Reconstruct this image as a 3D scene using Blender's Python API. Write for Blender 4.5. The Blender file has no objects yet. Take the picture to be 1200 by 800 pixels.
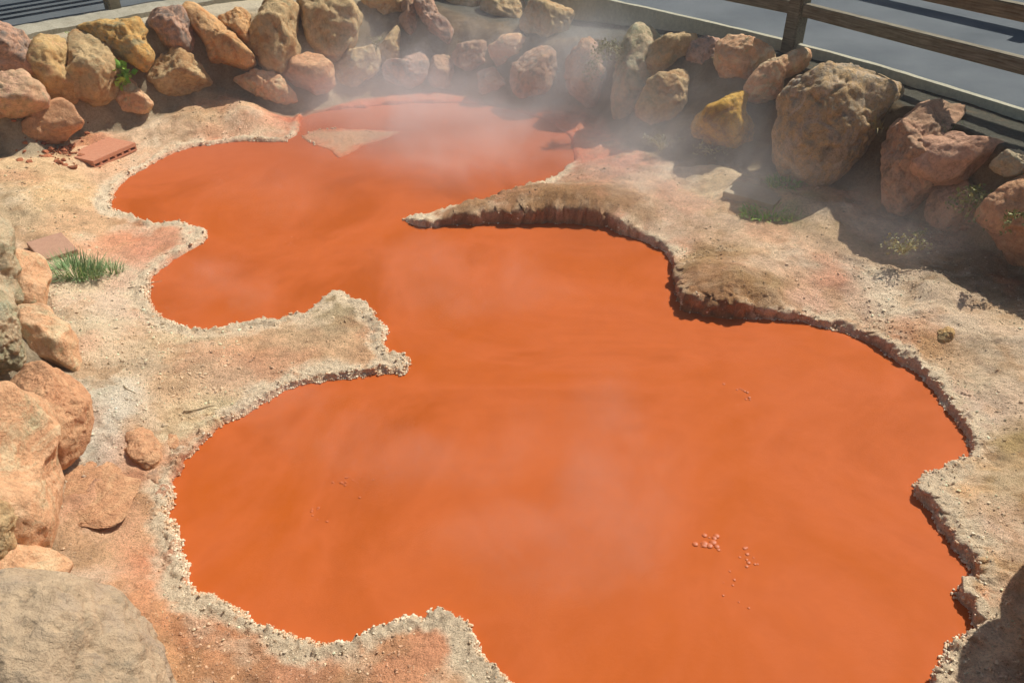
import bpy, bmesh, math, random
import numpy as np
random.seed(7); RNG = np.random.default_rng(7)
C = bpy.context.scene.collection
# ------------------------------------------------------------------ camera geometry (used to survey the place)
F = 942.0; CAMZ = 2.7; PITCH = math.radians(35)
FWD = np.array([0, math.cos(PITCH), -math.sin(PITCH)]); UP = np.array([0, math.sin(PITCH), math.cos(PITCH)]); RT = np.array([1.0, 0, 0])
CAM = np.array([0, 0, CAMZ])
def ray(px, py): return FWD + RT * ((px - 600) / F) + UP * ((400 - py) / F)
def P(px, py, z=0.0):
    d = ray(px, py); t = (z - CAMZ) / d[2]
    return CAM + d * t
# ------------------------------------------------------------------ numpy noise
def _hash(ix, iy, iz, s):
    h = (ix.astype(np.int64) * 374761393 + iy.astype(np.int64) * 668265263 + iz.astype(np.int64) * 2147483647 + s * 974634777) & 0xffffffff
    h = ((h ^ (h >> 13)) * 1274126177) & 0xffffffff
    h = ((h ^ (h >> 16)) * 2246822519) & 0xffffffff
    return ((h ^ (h >> 15)) & 0xffffff) / float(0xffffff)
def vnoise(x, y, z=None, s=0):
    if z is None:
        z = np.zeros_like(x); flat = True
    else: flat = False
    ix, iy, iz = np.floor(x), np.floor(y), np.floor(z)
    fx, fy, fz = x - ix, y - iy, z - iz
    fx = fx * fx * (3 - 2 * fx); fy = fy * fy * (3 - 2 * fy); fz = fz * fz * (3 - 2 * fz)
    def L(k):
        a = _hash(ix, iy, iz + k, s); b = _hash(ix + 1, iy, iz + k, s); c = _hash(ix, iy + 1, iz + k, s); d = _hash(ix + 1, iy + 1, iz + k, s)
        return (a * (1 - fx) + b * fx) * (1 - fy) + (c * (1 - fx) + d * fx) * fy
    r = L(0) if flat else L(0) * (1 - fz) + L(1) * fz
    return r * 2 - 1
def fbm(x, y, z=None, o=4, s=0, g=.5):
    a = 1; t = 0; n = 0
    c, si = math.cos(.6), math.sin(.6)
    for k in range(o):
        t = t + a * vnoise(x, y, z, s + k * 7); n += a; a *= g
        x, y = (x * c - y * si) * 2.03 + 5.1, (x * si + y * c) * 2.03 + 1.7
        if z is not None: z = z * 2.03 + 3.3
    return t / n
def sstep(a, b, x):
    t = np.clip((x - a) / (b - a), 0, 1); return t * t * (3 - 2 * t)
def lin(c): 
    c = np.asarray(c, float) / 255.0
    return np.where(c <= .04045, c / 12.92, ((c + .055) / 1.055) ** 2.4)
# ------------------------------------------------------------------ polygons
def catmull(pts, n=3, closed=True):
    pts = np.asarray(pts, float); N = len(pts); out = []
    for i in range(N if closed else N - 1):
        if closed: p0, p1, p2, p3 = pts[i - 1], pts[i], pts[(i + 1) % N], pts[(i + 2) % N]
        else: p0, p1, p2, p3 = pts[max(i - 1, 0)], pts[i], pts[i + 1], pts[min(i + 2, N - 1)]
        for k in range(n):
            t = k / n
            out.append(.5 * ((2 * p1) + (-p0 + p2) * t + (2 * p0 - 5 * p1 + 4 * p2 - p3) * t * t + (-p0 + 3 * p1 - 3 * p2 + p3) * t ** 3))
    if not closed: out.append(pts[-1])
    return np.array(out)
def sdf(x, y, poly):          # positive outside
    sh = x.shape; x = x.ravel(); y = y.ravel()
    res = np.empty_like(x)
    a = poly; b = np.roll(poly, -1, 0)
    for s in range(0, len(x), 200000):
        X = x[s:s + 200000]; Y = y[s:s + 200000]
        best = np.full(X.shape, 1e9); ins = np.zeros(X.shape, bool)
        for (ax, ay), (bx, by) in zip(a, b):
            dx, dy = bx - ax, by - ay; L = dx * dx + dy * dy + 1e-12
            t = np.clip(((X - ax) * dx + (Y - ay) * dy) / L, 0, 1)
            d = (X - ax - t * dx) ** 2 + (Y - ay - t * dy) ** 2
            np.minimum(best, d, out=best)
            if ay != by:
                c = ((ay > Y) != (by > Y)) & (X < (bx - ax) * (Y - ay) / (by - ay) + ax)
                ins ^= c
        res[s:s + 200000] = np.where(ins, -1, 1) * np.sqrt(best)
    return res.reshape(sh)
# pool outline, surveyed (px, py, height of the lip there)
POOL_PX = [(133,246,.02),(129,236,.02),(140,216,.02),(160,200,.02),(190,183,.02),(220,172,.02),(260,166,.02),(300,163,.02),(335,165,.01),(352,150,0),(356,138,0),(385,130,0),(430,126,0),(480,121,0),(535,121,0),(590,126,0),(635,140,0),(662,156,0),(672,172,0),(668,190,.01),(652,204,.03),(625,212,.06),(600,219,.1),(560,231,.1),(520,243,.06),(490,252,.02),(474,258,0),(490,265,0),(515,266,0),(560,263,0),(600,262,0),(640,261,0),(680,262,0),(710,268,0),(730,277,0),(755,284,0),(778,295,0),(788,315,0),(790,338,0),(798,364,0),(830,370,0),(865,373,0),(900,375,0),(940,377,0),(975,383,.02),(1005,388,.04),(1035,400,.06),(1062,415,.07),(1085,432,.07),(1105,455,.07),(1125,480,.07),(1140,503,.07),(1141,528,.06),(1115,536,.05),(1090,545,.05),(1075,560,.06),(1080,575,.06),(1098,590,.07),(1108,608,.07),(1125,630,.07),(1148,655,.07),(1152,672,.06),(1132,680,.05),(1125,692,.05),(1138,708,.05),(1145,722,.05),(1150,730,.05),(1125,742,.05),(1108,762,.05),(1095,785,.05),(1080,805,.05),(1060,850,.03),(1010,900,.03),(930,935,.03),(820,945,.03),(720,925,.03),(660,870,.03),(622,825,.03),(605,800,.04),(590,782,.04),(570,762,.05),(560,745,.05),(552,724,.06),(537,716,.06),(520,702,.06),(505,705,.06),(490,715,.05),(475,717,.05),(455,723,.05),(430,727,.04),(420,735,.04),(400,742,.04),(375,746,.04),(350,742,.04),(330,735,.04),(300,727,.04),(285,716,.04),(265,705,.04),(240,690,.04),(225,675,.04),(218,655,.03),(210,640,.03),(205,618,.02),(199,600,.02),(199,585,.02),(204,570,.01),(212,552,.01),(225,532,.01),(245,510,.01),(262,495,.01),(285,485,.01),(310,471,.01),(340,457,0),(370,449,0),(400,445,0),(440,440,0),(475,439,0),(481,425,.02),(470,410,.04),(456,405,.05),(450,388,.05),(455,376,.05),(442,366,.06),(436,352,.07),(418,341,.08),(398,333,.09),(383,337,.08),(365,352,.06),(350,362,.05),(320,369,.04),(290,375,.03),(260,380,.03),(235,383,.03),(215,380,.02),(195,372,.02),(180,360,.01),(172,347,.01),(180,335,0),(182,322,0),(200,308,0),(222,294,0),(240,280,.01),(243,267,.02),(225,262,.03),(205,257,.03),(180,259,.03),(152,251,.02)]
POOL = catmull([P(*p)[:2] for p in POOL_PX], 2)
ISLE = catmull([P(*p)[:2] for p in [(350,160),(375,152),(410,151),(445,152),(470,155),(450,164),(425,172),(405,183),(395,186),(385,175),(365,168)]], 2)
W_PTS = [P(*p)[:2] for p in [(0,178,.25),(60,168,.25),(100,140,.28),(140,132,.3),(205,114,.3),(255,100,.28),(290,108,.25),(345,118,.2),(420,104,.15),(520,97,.15),(560,112,.12),(610,120,.12),(680,125,.12),(735,165,.15),(800,190,.2),(880,196,.2),(950,210,.2),(1020,240,.2),(1100,262,.2),(1160,290,.2),(1200,308,.2)]] + \
    [np.array(p) for p in [(3.5,3.7),(3.35,2.8),(2.75,2.0),(2.25,1.3),(1.5,.95),(0,.8),(-.85,1.05)]] + [P(*p)[:2] for p in [(188,800,.15),(160,740,.15),(80,680,.15),(72,600,.15),(92,520,.15),(92,440,.15),(78,380,.15),(52,335,.15),(0,262,.15)]] + [np.array((-4.5,5.2)), np.array((-4.8,5.9))]
WALL = catmull(W_PTS, 2)
T_PTS = [P(*p, .82)[:2] for p in [(-60,62),(0,50),(100,34),(200,20),(300,4),(340,-8),(450,-18),(560,-10),(640,5),(770,38),(850,50),(930,62),(1040,108),(1200,175),(1330,236)]] + \
    [np.array(p) for p in [(4.35,3.6),(4.2,2.5),(3.5,1.3),(2.5,.45),(1.2,.2),(0,.15),(-1.4,.45),(-2.1,1.3),(-2.75,2.6),(-3.5,3.9),(-4.8,4.7),(-5.5,5.6),(-5.4,6.6)]]
TOP = catmull(T_PTS, 2)
FENCE_R = [P(px, py, .85)[:2] for px, py in [(1500,243),(1200,133),(928,52),(690,-3),(560,-28)]]
FENCE_L = [P(px, py, .85)[:2] for px, py in [(560,-28),(450,-32),(300,-17),(133,11),(0,35),(-200,78)]]
# ------------------------------------------------------------------ land surface
H_CT = [(30,210,.22),(60,300,.12),(150,300,.05),(200,280,.05),(240,270,.04),(100,380,.12),(200,420,.09),(300,400,.07),(400,345,.09),(400,400,.06),(460,420,.03),(450,385,.035),(470,435,.02),(300,450,.06),(130,480,.13),(230,500,.05),(160,525,.1),(120,580,.12),(170,620,.1),(205,640,.05),(120,700,.15),(250,740,.08),(400,770,.07),(520,720,.08),(580,790,.06),(470,790,.1),
 (230,130,.25),(290,120,.22),(170,180,.08),(250,160,.04),(330,150,.03),(350,140,.012),(340,128,.02),(380,120,.015),(430,112,.02),(500,108,.03),(560,114,.03),(640,128,.03),(690,152,.04),(690,180,.06),(660,200,.08),(478,258,.02),(500,256,.04),(540,247,.11),(580,238,.14),(620,228,.165),(660,222,.18),(700,226,.17),(730,245,.14),(760,268,.1),(785,290,.08),(795,320,.10),(820,310,.16),(860,320,.19),(900,335,.16),(930,350,.10),(810,350,.15),(860,352,.15),(900,360,.10),(960,365,.07),(1000,370,.08),(1050,390,.12),(1050,340,.1),(1000,300,.12),(900,260,.13),(800,230,.12),(760,190,.12),(850,200,.16),(950,230,.2),(1100,330,.2),(1180,380,.18),(1100,420,.08),(1140,470,.07),(1150,520,.06),(1190,560,.1),(1100,560,.07),(1110,585,.08),(1150,620,.07),(1180,660,.09),(1150,690,.06),(1170,720,.07),(1130,770,.05),(1190,780,.1),(1200,450,.12)]
H_XY = np.array([P(a, b, h)[:2] for a, b, h in H_CT]); H_H = np.array([h for _, _, h in H_CT])
S_CT = [(140,210,0),(200,180,0),(260,166,0),(330,160,0),(355,140,0),(450,122,0),(535,118,0),(600,125,0),(665,160,0),(645,208,.3),(600,219,.6),(560,231,.8),(474,258,.6),(515,266,1),(560,263,1),(600,262,1),(640,261,1),(680,262,1),(710,268,.9),(745,282,.6),(778,297,.6),(790,340,1),(798,364,1),(840,371,1),(900,375,.9),(940,377,.5),(1000,388,.4),(1062,415,.6),(1110,455,.6),(1140,503,.6),(1115,536,.6),(1078,565,.8),(1108,608,.8),(1150,660,.8),(1132,685,.8),(1145,722,.8),(1108,762,.8),(1080,805,.7),(605,800,.2),(550,722,.3),(450,725,.2),(350,742,.1),(240,690,.1),(200,600,.1),(225,530,.2),(285,485,.3),(340,457,.3),(400,445,.4),(475,437,.6),(455,390,.4),(398,333,.5),(320,369,.1),(235,383,.1),(172,347,.1),(200,308,.1),(243,270,.2),(150,250,.1),(395,175,0)]
ST_XY = np.array([P(a, b, .03)[:2] for a, b, _ in S_CT]); ST_V = [v for _, _, v in S_CT]
def idw(x, y, xy, val, p=1.6, e=.0012):
    num = 0; den = 0
    for (cx, cy), v in zip(xy, val):
        w = 1.0 / ((x - cx) ** 2 + (y - cy) ** 2 + e) ** p
        den = den + w
        num = num + (w[..., None] * v if np.ndim(v) else w * v)
    return num / (den[..., None] if np.ndim(val[0]) else den)
def land(x, y, fields=False):
    d = sdf(x, y, POOL); isl = sdf(x, y, ISLE)
    jag = .030 * fbm(x * 7, y * 7, s=11, o=3) + .020 * fbm(x * 26, y * 26, s=3, o=3)
    dj = d + jag * 1.0; ij = isl + jag
    dd = np.maximum(dj, -ij)                       # positive = land
    h = idw(x, y, H_XY, H_H)
    st = np.clip(idw(x, y, ST_XY, ST_V, 2.0, .004), 0, 1)
    prof = np.where(dd > 0, st * (1 - np.exp(-np.maximum(dd, 0) / .045)) + (1 - st) * (1 - np.exp(-np.maximum(dd, 0) / .35)), dd * 4)
    bump = .030 * fbm(x * 2.2, y * 2.2, s=21, o=4) + .018 * fbm(x * 9, y * 9, s=31, o=4) + .006 * fbm(x * 28, y * 28, s=33, o=3)
    ridge = np.exp(-((dd - .035) / .03) ** 2) * (.012 + .022 * np.maximum(0, fbm(x * 11, y * 11, s=41, o=3) + .3))
    # crusted, knobbly rim
    knob = np.exp(-(np.maximum(dd, 0) / .09)) * np.abs(fbm(x * 34, y * 34, s=51, o=3)) * .045
    soft = 1 - .92 * sstep(6.15, 6.6, y) * sstep(-2.15, -1.85, x) * (1 - sstep(.45, .8, x)); ridge = ridge * soft; knob = knob * soft
    lowflat = np.where(isl < .02, .4, 1.0)
    z = np.where(dd > 0, (h * lowflat + bump * sstep(0, .15, dd)) * prof + (ridge + knob) * sstep(0, .02, dd), np.maximum(dd * 4, -.25))
    fl = sstep(.12, .22, h)
    cr = np.abs(fbm(x * 13, y * 13, s=61, o=4)); z = z - np.where(dd > 0, fl * .035 * (1 - sstep(0, .12, cr)) * np.exp(-np.maximum(dd, 0) / .25), 0)
    dw = sdf(x, y, WALL); dt = -sdf(x, y, TOP)      # dw>0 outside the wall foot; dt>0 inside the wall top
    s = np.where(dw <= 0, 0, np.where(dt <= 0, 1, dw / np.maximum(dw + dt, 1e-6)))
    rise = sstep(.02, .8, s)
    topz = .80 - .22 * np.exp(-((x - .1) / 1.5) ** 2) * (y > 6) + .012 * fbm(x * 4, y * 4, s=71)
    z = z * (1 - rise) + topz * rise + .05 * fbm(x * 6, y * 6, s=81, o=4) * sstep(0, .2, s) * (1 - sstep(.8, 1, s))
    z = z + np.where(dd > .02, .003 * fbm(x * 60, y * 60, s=91, o=2), 0)
    # footing towards the wall
    z = z + sstep(-.5, 0, dw) * (1 - sstep(0, .1, dw)) * .04 * (fbm(x * 5, y * 5, s=95) + .5)
    if fields: return z, dd, dw, dt, s, h, isl
    return z
# ------------------------------------------------------------------ object helpers
def mesh_np(name, V, Fa, mat=None, smooth=True, parent=None, loc=None, col=None):
    V = np.asarray(V, np.float32); Fa = np.asarray(Fa, np.int32)
    if loc is not None: V = V - np.asarray(loc, np.float32)
    me = bpy.data.meshes.new(name)
    n = Fa.shape[1]
    me.vertices.add(len(V)); me.vertices.foreach_set('co', V.ravel())
    me.loops.add(Fa.size); me.loops.foreach_set('vertex_index', Fa.ravel())
    me.polygons.add(len(Fa)); me.polygons.foreach_set('loop_start', np.arange(len(Fa), dtype=np.int32) * n)
    me.polygons.foreach_set('use_smooth', np.full(len(Fa), smooth))
    me.update(calc_edges=True); me.validate()
    if col is not None:
        at = me.color_attributes.new('Col', 'FLOAT_COLOR', 'POINT')
        c4 = np.ones((len(V), 4), np.float32); c4[:, :col.shape[1]] = col
        at.data.foreach_set('color', c4.ravel())
    if mat: me.materials.append(mat)
    o = bpy.data.objects.new(name, me); C.objects.link(o)
    if loc is not None: o.location = [float(v) for v in loc]
    if parent: o.parent = parent
    return o
def tag(o, label=None, cat=None, group=None, kind=None):
    if label: o['label'] = label
    if cat: o['category'] = cat
    if group: o['group'] = group
    if kind: o['kind'] = kind
    return o
def empty(name, loc, label, cat, group=None):
    o = bpy.data.objects.new(name, None); C.objects.link(o); o.location = [float(v) for v in loc]; o.empty_display_size = .1
    return tag(o, label, cat, group)
_ico = {}
def ico(sub):
    if sub not in _ico:
        bm = bmesh.new(); bmesh.ops.create_icosphere(bm, subdivisions=sub, radius=1)
        bm.verts.ensure_lookup_table()
        _ico[sub] = (np.array([v.co[:] for v in bm.verts]), np.array([[v.index for v in f.verts] for f in bm.faces])); bm.free()
    return _ico[sub]
# ------------------------------------------------------------------ materials
def newmat(name):
    m = bpy.data.materials.new(name); m.use_nodes = True
    nt = m.node_tree; b = nt.nodes['Principled BSDF']; return m, nt, b
def N(nt, t, **kw):
    n = nt.nodes.new(t)
    for k, v in kw.items(): setattr(n, k, v)
    return n
def noise(nt, scale, detail=5, rough=.6, coord=None, w=0, dist=0):
    n = N(nt, 'ShaderNodeTexNoise'); n.inputs['Scale'].default_value = scale; n.inputs['Detail'].default_value = detail; n.inputs['Roughness'].default_value = rough
    n.inputs['Distortion'].default_value = dist
    if coord is not None: nt.links.new(coord, n.inputs['Vector'])
    return n
def ramp(nt, inp, stops):
    r = N(nt, 'ShaderNodeValToRGB'); e = r.color_ramp.elements
    while len(e) < len(stops): e.new(.5)
    for i, (p, c) in enumerate(stops):
        e[i].position = p; e[i].color = (*c, 1) if len(c) == 3 else c
    nt.links.new(inp, r.inputs[0]); return r
def mix(nt, fac, a, b, mode='MIX'):
    m = N(nt, 'ShaderNodeMix', data_type='RGBA', blend_type=mode)
    for s, v in ((0, fac), (6, a), (7, b)):
        if isinstance(v, bpy.types.NodeSocket): nt.links.new(v, m.inputs[s])
        elif s == 0: m.inputs[0].default_value = v
        else: m.inputs[s].default_value = (*v, 1)
    return m.outputs[2]
def bump(nt, h, strength, dist, normal=None):
    b = N(nt, 'ShaderNodeBump'); b.inputs['Strength'].default_value = strength; b.inputs['Distance'].default_value = dist
    nt.links.new(h, b.inputs['Height'])
    if normal is not None: nt.links.new(normal, b.inputs['Normal'])
    return b.outputs[0]
def stone_mat(name, c1, c2, c3, lichen=.35, dark=.5, off=0.0, ls=(150,150,120)):
    m, nt, b = newmat(name)
    g = N(nt, 'ShaderNodeNewGeometry'); mp = N(nt, 'ShaderNodeMapping'); mp.inputs['Location'].default_value = (off, off * 1.7, -off)
    nt.links.new(g.outputs['Position'], mp.inputs[0]); co = mp.outputs[0]
    a = 1.0
    c1, c2, c3, ls = [tuple(lin(c) * a) for c in (c1, c2, c3, ls)]
    n1 = noise(nt, 4.5, 8, .68, co, dist=1.0); col = ramp(nt, n1.outputs[0], [(.36, c1), (.5, c2), (.60, c3)]).outputs[0]
    n2 = noise(nt, 22, 6, .7, co); col = mix(nt, ramp(nt, n2.outputs[0], [(.3, (.62, .6, .58)), (.65, (1.12, 1.1, 1.08))]).outputs[0], col, col, 'MIX') if False else mix(nt, .75, col, ramp(nt, n2.outputs[0], [(.3, (.66, .65, .64)), (.55, (1.05, 1.05, 1.05))]).outputs[0], 'MULTIPLY')
    n3 = noise(nt, 9, 8, .72, co, dist=.3); col = mix(nt, ramp(nt, n3.outputs[0], [(.62 - lichen * .25, (0, 0, 0)), (.75 - lichen * .2, (.8, .8, .8))]).outputs[0], col, ls)
    n4 = noise(nt, 90, 3, .6, co); col = mix(nt, .8 * dark, col, ramp(nt, n4.outputs[0], [(.33, (.5, .48, .46)), (.46, (1, 1, 1))]).outputs[0], 'MULTIPLY')
    n5 = noise(nt, 3.1, 5, .65, co, dist=1.2)
    cr = N(nt, 'ShaderNodeMath', operation='SUBTRACT'); nt.links.new(n5.outputs[0], cr.inputs[0]); cr.inputs[1].default_value = .5
    ab = N(nt, 'ShaderNodeMath', operation='ABSOLUTE'); nt.links.new(cr.outputs[0], ab.inputs[0])
    crk = ramp(nt, ab.outputs[0], [(0, (.45, .4, .36)), (.012, (1, 1, 1))]).outputs[0]
    col = mix(nt, .4, col, crk, 'MULTIPLY')
    nt.links.new(col, b.inputs['Base Color']); b.inputs['Roughness'].default_value = .92; b.inputs['Specular IOR Level'].default_value = .18
    nb = bump(nt, n3.outputs[0], .7, .04); nb = bump(nt, n2.outputs[0], .7, .022, nb); nb = bump(nt, n4.outputs[0], .7, .007, nb)
    nt.links.new(nb, b.inputs['Normal']); return m
SM = {
 'pink': stone_mat('pink_stone', (212,165,135), (220,178,140), (195,160,125), .3, .4, 0),
 'pinkgrey': stone_mat('pink_grey_stone', (185,150,130), (205,160,130), (150,130,115), .45, .6, 3.1, (130,125,115)),
 'ochre': stone_mat('ochre_stone', (210,168,110), (200,168,118), (212,165,118), .25, .4, 5.2, (170,155,110)),
 'yellow': stone_mat('yellow_ochre_stone', (212,178,115), (215,165,95), (185,165,120), .45, .4, 7.7, (120,120,95)),
 'orange': stone_mat('orange_stone', (222,165,105), (218,175,125), (205,145,92), .2, .35, 9.3, (180,155,115)),
 'tan': stone_mat('tan_stone', (195,165,120), (205,175,130), (185,145,100), .35, .45, 12.1, (165,155,120)),
 'gold': stone_mat('golden_stone', (225,180,90), (210,160,75), (175,130,75), .2, .5, 15.0, (185,160,100)),
 'brown': stone_mat('red_brown_stone', (196,150,120), (200,158,124), (170,138,112), .25, .6, 17.4, (110,105,80)),
 'grey': stone_mat('olive_grey_stone', (190,176,142), (200,175,140), (168,158,124), .45, .4, 20.2, (172,174,146)),
 'bignose': stone_mat('weathered_boulder_stone', (214,188,155), (205,168,118), (195,170,142), .6, .8, 23.3, (150,142,124)),
 'slab': stone_mat('salmon_stone', (212,165,132), (216,168,136), (198,150,118), .1, .4, 26.0, (160,140,110)),
 'peach': stone_mat('peach_stone', (226,186,145), (220,168,125), (224,194,152), .25, .3, 29.6, (185,180,140)),
 'mud': stone_mat('smooth_grey_brown_stone', (200,174,142), (190,165,134), (184,162,136), .3, .2, 33.3, (140,130,110)),
 'rust': stone_mat('rusty_stone', (214,166,124), (205,152,112), (220,175,132), .08, .35, 37.3, (190,150,115)),
}
# ------------------------------------------------------------------ GROUND
ncol, nrow = 1050, 1000
ang = np.linspace(math.radians(-56), math.radians(56), ncol); 
rr = np.concatenate([np.linspace(2.3, 7.0, int(nrow * .66), endpoint=False), np.linspace(7.0, 14.5, nrow - int(nrow * .66))])
A, R = np.meshgrid(ang, rr)
X = np.sin(A) * R; Y = np.cos(A) * R - 2.0
Z, DD, DW, DT, S, HH, ISL = land(X, Y, True)
am = np.exp(-((DD - .03) / .05) ** 2) * sstep(.0, .03, Z) * (.4 + 2.2 * sstep(.08, .2, HH)); X0, Y0 = X, Y
X = X0 + am * .026 * fbm(X0 * 22, Y0 * 22, Z * 30, s=401, o=3); Y = Y0 + am * .030 * fbm(X0 * 22 + 7, Y0 * 22, Z * 30, s=411, o=3)
STP = np.clip(idw(X0, Y0, ST_XY, ST_V, 2.0, .004), 0, 1)
Dr = np.gradient(DD, axis=0) / np.gradient(R, axis=0); Da = np.gradient(DD, axis=1) / np.gradient(A, axis=1)
gX = np.sin(A) * Dr + np.cos(A) / R * Da; gY = np.cos(A) * Dr - np.sin(A) / R * Da; gl = np.maximum(np.hypot(gX, gY), .6)
lip = .042 * STP * np.exp(-((DD - .035) / .028) ** 2) * sstep(.02, .05, Z) * (X0 > -1.3) * (.7 + .6 * fbm(X0 * 12, Y0 * 12, s=421, o=3)); lip = lip * (DW < 0)
X = X - gX / gl * lip; Y = Y - gY / gl * lip; Z = Z - .0 * lip
C_CT = [(30,210,200,170,130),(60,230,205,170,125),(100,262,205,165,125),(15,255,195,170,135),(150,268,218,150,112),(190,275,216,150,118),(225,275,205,160,130),(80,330,205,185,155),(130,350,220,195,170),(170,340,215,165,140),(165,320,205,170,145),(100,380,205,185,155),(210,395,200,175,140),(300,405,198,155,118),(380,400,198,160,122),(430,400,192,150,112),(350,378,190,158,122),(395,345,150,132,98),(385,360,185,165,130),(120,440,195,170,140),(125,490,222,212,195),(105,520,205,200,185),(112,470,205,195,175),(200,450,193,158,122),(270,435,198,160,128),(215,492,222,205,168),(240,478,215,195,150),(180,512,208,150,105),(200,525,212,160,125),(150,560,190,130,95),(170,575,210,160,120),(180,610,222,175,135),(185,640,228,160,125),(160,640,212,140,100),(100,650,200,165,130),(95,690,205,180,155),(150,700,205,150,105),(200,680,208,138,98),(220,740,205,135,92),(190,785,200,148,102),(340,765,215,150,112),(450,750,210,145,105),(520,735,200,135,98),(560,790,205,155,115),(280,790,195,140,98),(420,790,195,140,98),
 (230,130,192,162,125),(270,118,192,162,122),(170,150,200,172,142),(180,120,195,170,140),(90,165,190,122,88),(130,190,205,165,130),(50,190,195,165,125),(320,150,200,172,142),(300,110,192,162,125),(350,140,205,150,120),
 (400,112,200,120,92),(360,130,205,118,85),(450,98,195,130,105),(400,165,196,160,122),(440,158,192,152,115),(550,105,190,140,115),(620,128,195,138,112),(680,150,195,120,90),(700,172,202,112,75),(730,190,200,135,105),(700,200,195,150,120),(760,212,195,160,130),(800,200,180,160,130),(850,230,190,165,130),(905,245,135,140,80),(920,215,130,140,85),(760,170,155,145,115),(980,240,175,130,85),(955,225,165,125,85),
 (640,235,150,112,75),(560,245,165,125,88),(600,240,140,105,72),(690,232,145,115,80),(740,262,205,155,125),(790,262,195,165,140),(850,270,195,165,135),(780,285,205,150,120),(850,325,150,122,82),(825,300,155,130,92),(900,340,150,122,82),(820,350,140,100,62),(870,355,145,105,65),(950,310,195,160,130),(980,335,205,145,115),(950,350,215,172,145),(1000,352,205,168,138),(1040,350,220,208,180),(1020,330,205,190,165),(1100,380,205,180,150),(1180,410,190,165,135),(1050,300,190,160,120),(1100,330,125,110,85),(1180,350,120,105,80),(1050,285,120,105,80),(1040,385,165,120,82),(1090,400,170,130,85),(1100,420,195,165,130),(1080,425,215,170,150),(1150,440,195,175,145),(1185,500,160,135,85),(1190,570,162,132,82),(1150,480,208,188,170),(1120,460,218,170,150),(1100,565,222,175,125),(1110,590,225,178,115),(1150,600,205,180,160),(1180,625,200,170,140),(1190,660,190,150,105),(1150,695,218,150,112),(1135,640,225,185,130),(1180,720,205,170,130),(1180,785,190,175,150),(1115,790,205,175,145)]  # dark points below the right wall stones carry the wall's shadow as colour
cx = np.array([P(c[0], c[1], .1)[:2] for c in C_CT]); cv = [lin(c[2:]) for c in C_CT]
wx = X + .10 * fbm(X * 4, Y * 4, s=101, o=4); wy = Y + .14 * fbm(X * 4 + 9, Y * 4, s=111, o=4)
col = idw(wx, wy, cx, cv, 1.7, .004)
rb = sstep(.6, 1.6, X) * sstep(-.1, .35, fbm(X * 3.1, Y * 3.1, s=801, o=4)) * .4; col = col * (1 - rb[..., None]) + lin((224,196,172)) * rb[..., None]
bl1 = fbm(X * 1.8, Y * 1.8, s=501, o=5); bl2 = fbm(X * 12, Y * 12, s=511, o=4)
col = col * (1 + .30 * bl1 + .34 * bl2)[..., None]
tanp = sstep(.1, .45, fbm(X * 7 + 3, Y * 7, s=521, o=5)) * .45; col = col * (1 - tanp[..., None]) + lin((168,128,88)) * tanp[..., None]
white = sstep(.12, .45, fbm(X * 5, Y * 5, s=121, o=5)) * .35
col = col * (1 - white[..., None]) + lin((215,200,175)) * white[..., None]
reds = 1.0 * sstep(.1, .5, fbm(X * 3.3, Y * 3.3, s=131, o=4)) * .3
col = col * (1 - reds[..., None]) + lin((205,130,95)) * reds[..., None]
# pale mineral rim by the water, rusty line at the waterline
K_CT = [(150,200,.9),(135,240,1),(200,180,.6),(280,165,.7),(330,165,.8),(180,258,.7),(240,265,1),(215,300,.7),(180,340,.9),(200,375,.9),(260,382,.9),(330,368,.8),(385,340,.5),(450,370,.8),(455,395,1),(475,430,1),(420,442,.9),(350,455,.9),(290,485,.9),(245,505,.5),(215,545,.4),(200,590,1),(200,620,1),(215,650,.9),(250,695,1),(300,727,1),(350,742,.9),(400,740,.7),(450,725,1),(500,705,1),(540,715,1),(570,760,1),(595,785,1),(480,258,.9),(540,262,.4),(600,262,.4),(650,261,.4),(700,262,.3),(740,280,.8),(770,290,.7),(790,320,.1),(800,365,.5),(850,372,.3),(900,374,.7),(950,376,.7),(1000,386,.6),(1040,402,.5),(1070,418,.9),(1110,455,.9),(1140,500,.8),(1140,530,.7),(1090,545,1),(1080,570,1),(1110,600,1),(1130,635,1),(1150,660,.8),(1130,690,.7),(1145,725,.8),(1110,760,1),(1090,790,1),(640,205,.7),(560,235,.3),(670,170,.05),(600,120,.05),(450,105,.02),(350,130,.1),(395,180,.15),(450,160,.15)]
kx = np.array([P(a, b, .03)[:2] for a, b, _ in K_CT]); kv = [k for _, _, k in K_CT]
K = idw(X, Y, kx, kv, 2.0, .003)
rimw = .10 + .08 * fbm(X * 6, Y * 6, s=141, o=3)
rim = K * (1 - sstep(.3, 1.5, DD / np.maximum(rimw, .012))) * sstep(-.4, .25, fbm(X * 16, Y * 16, s=151, o=4) + K - .6)
rim = np.minimum(1, 1.6 * rim)
col = col * (1 - rim[..., None]) + lin((248,226,194)) * rim[..., None]
shal = (1 - sstep(.0, .42, DD + .12 * fbm(X * 5, Y * 5, s=701, o=4))) * sstep(6.2, 6.9, Y) * (1 - sstep(.1, .3, K))
col = col * (1 - .85 * shal[..., None]) + (lin((203,98,44)) * (1 - sstep(.02, .3, DD))[..., None] + lin((198,122,92)) * sstep(.02, .3, DD)[..., None]) * .85 * shal[..., None]
tongue = (ISL < .03) * sstep(-.02, .14, -ISL + .08 * fbm(X * 9, Y * 9, s=711, o=4)); isl_m = (ISL < .03)[..., None]
col = np.where(isl_m, lin((200,120,84)) * (1 - tongue[..., None]) + lin((196,152,120)) * tongue[..., None], col)
wet_shade = (1 - sstep(0.0, .016, DD)) * (1 - .6 * K) 
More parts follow.
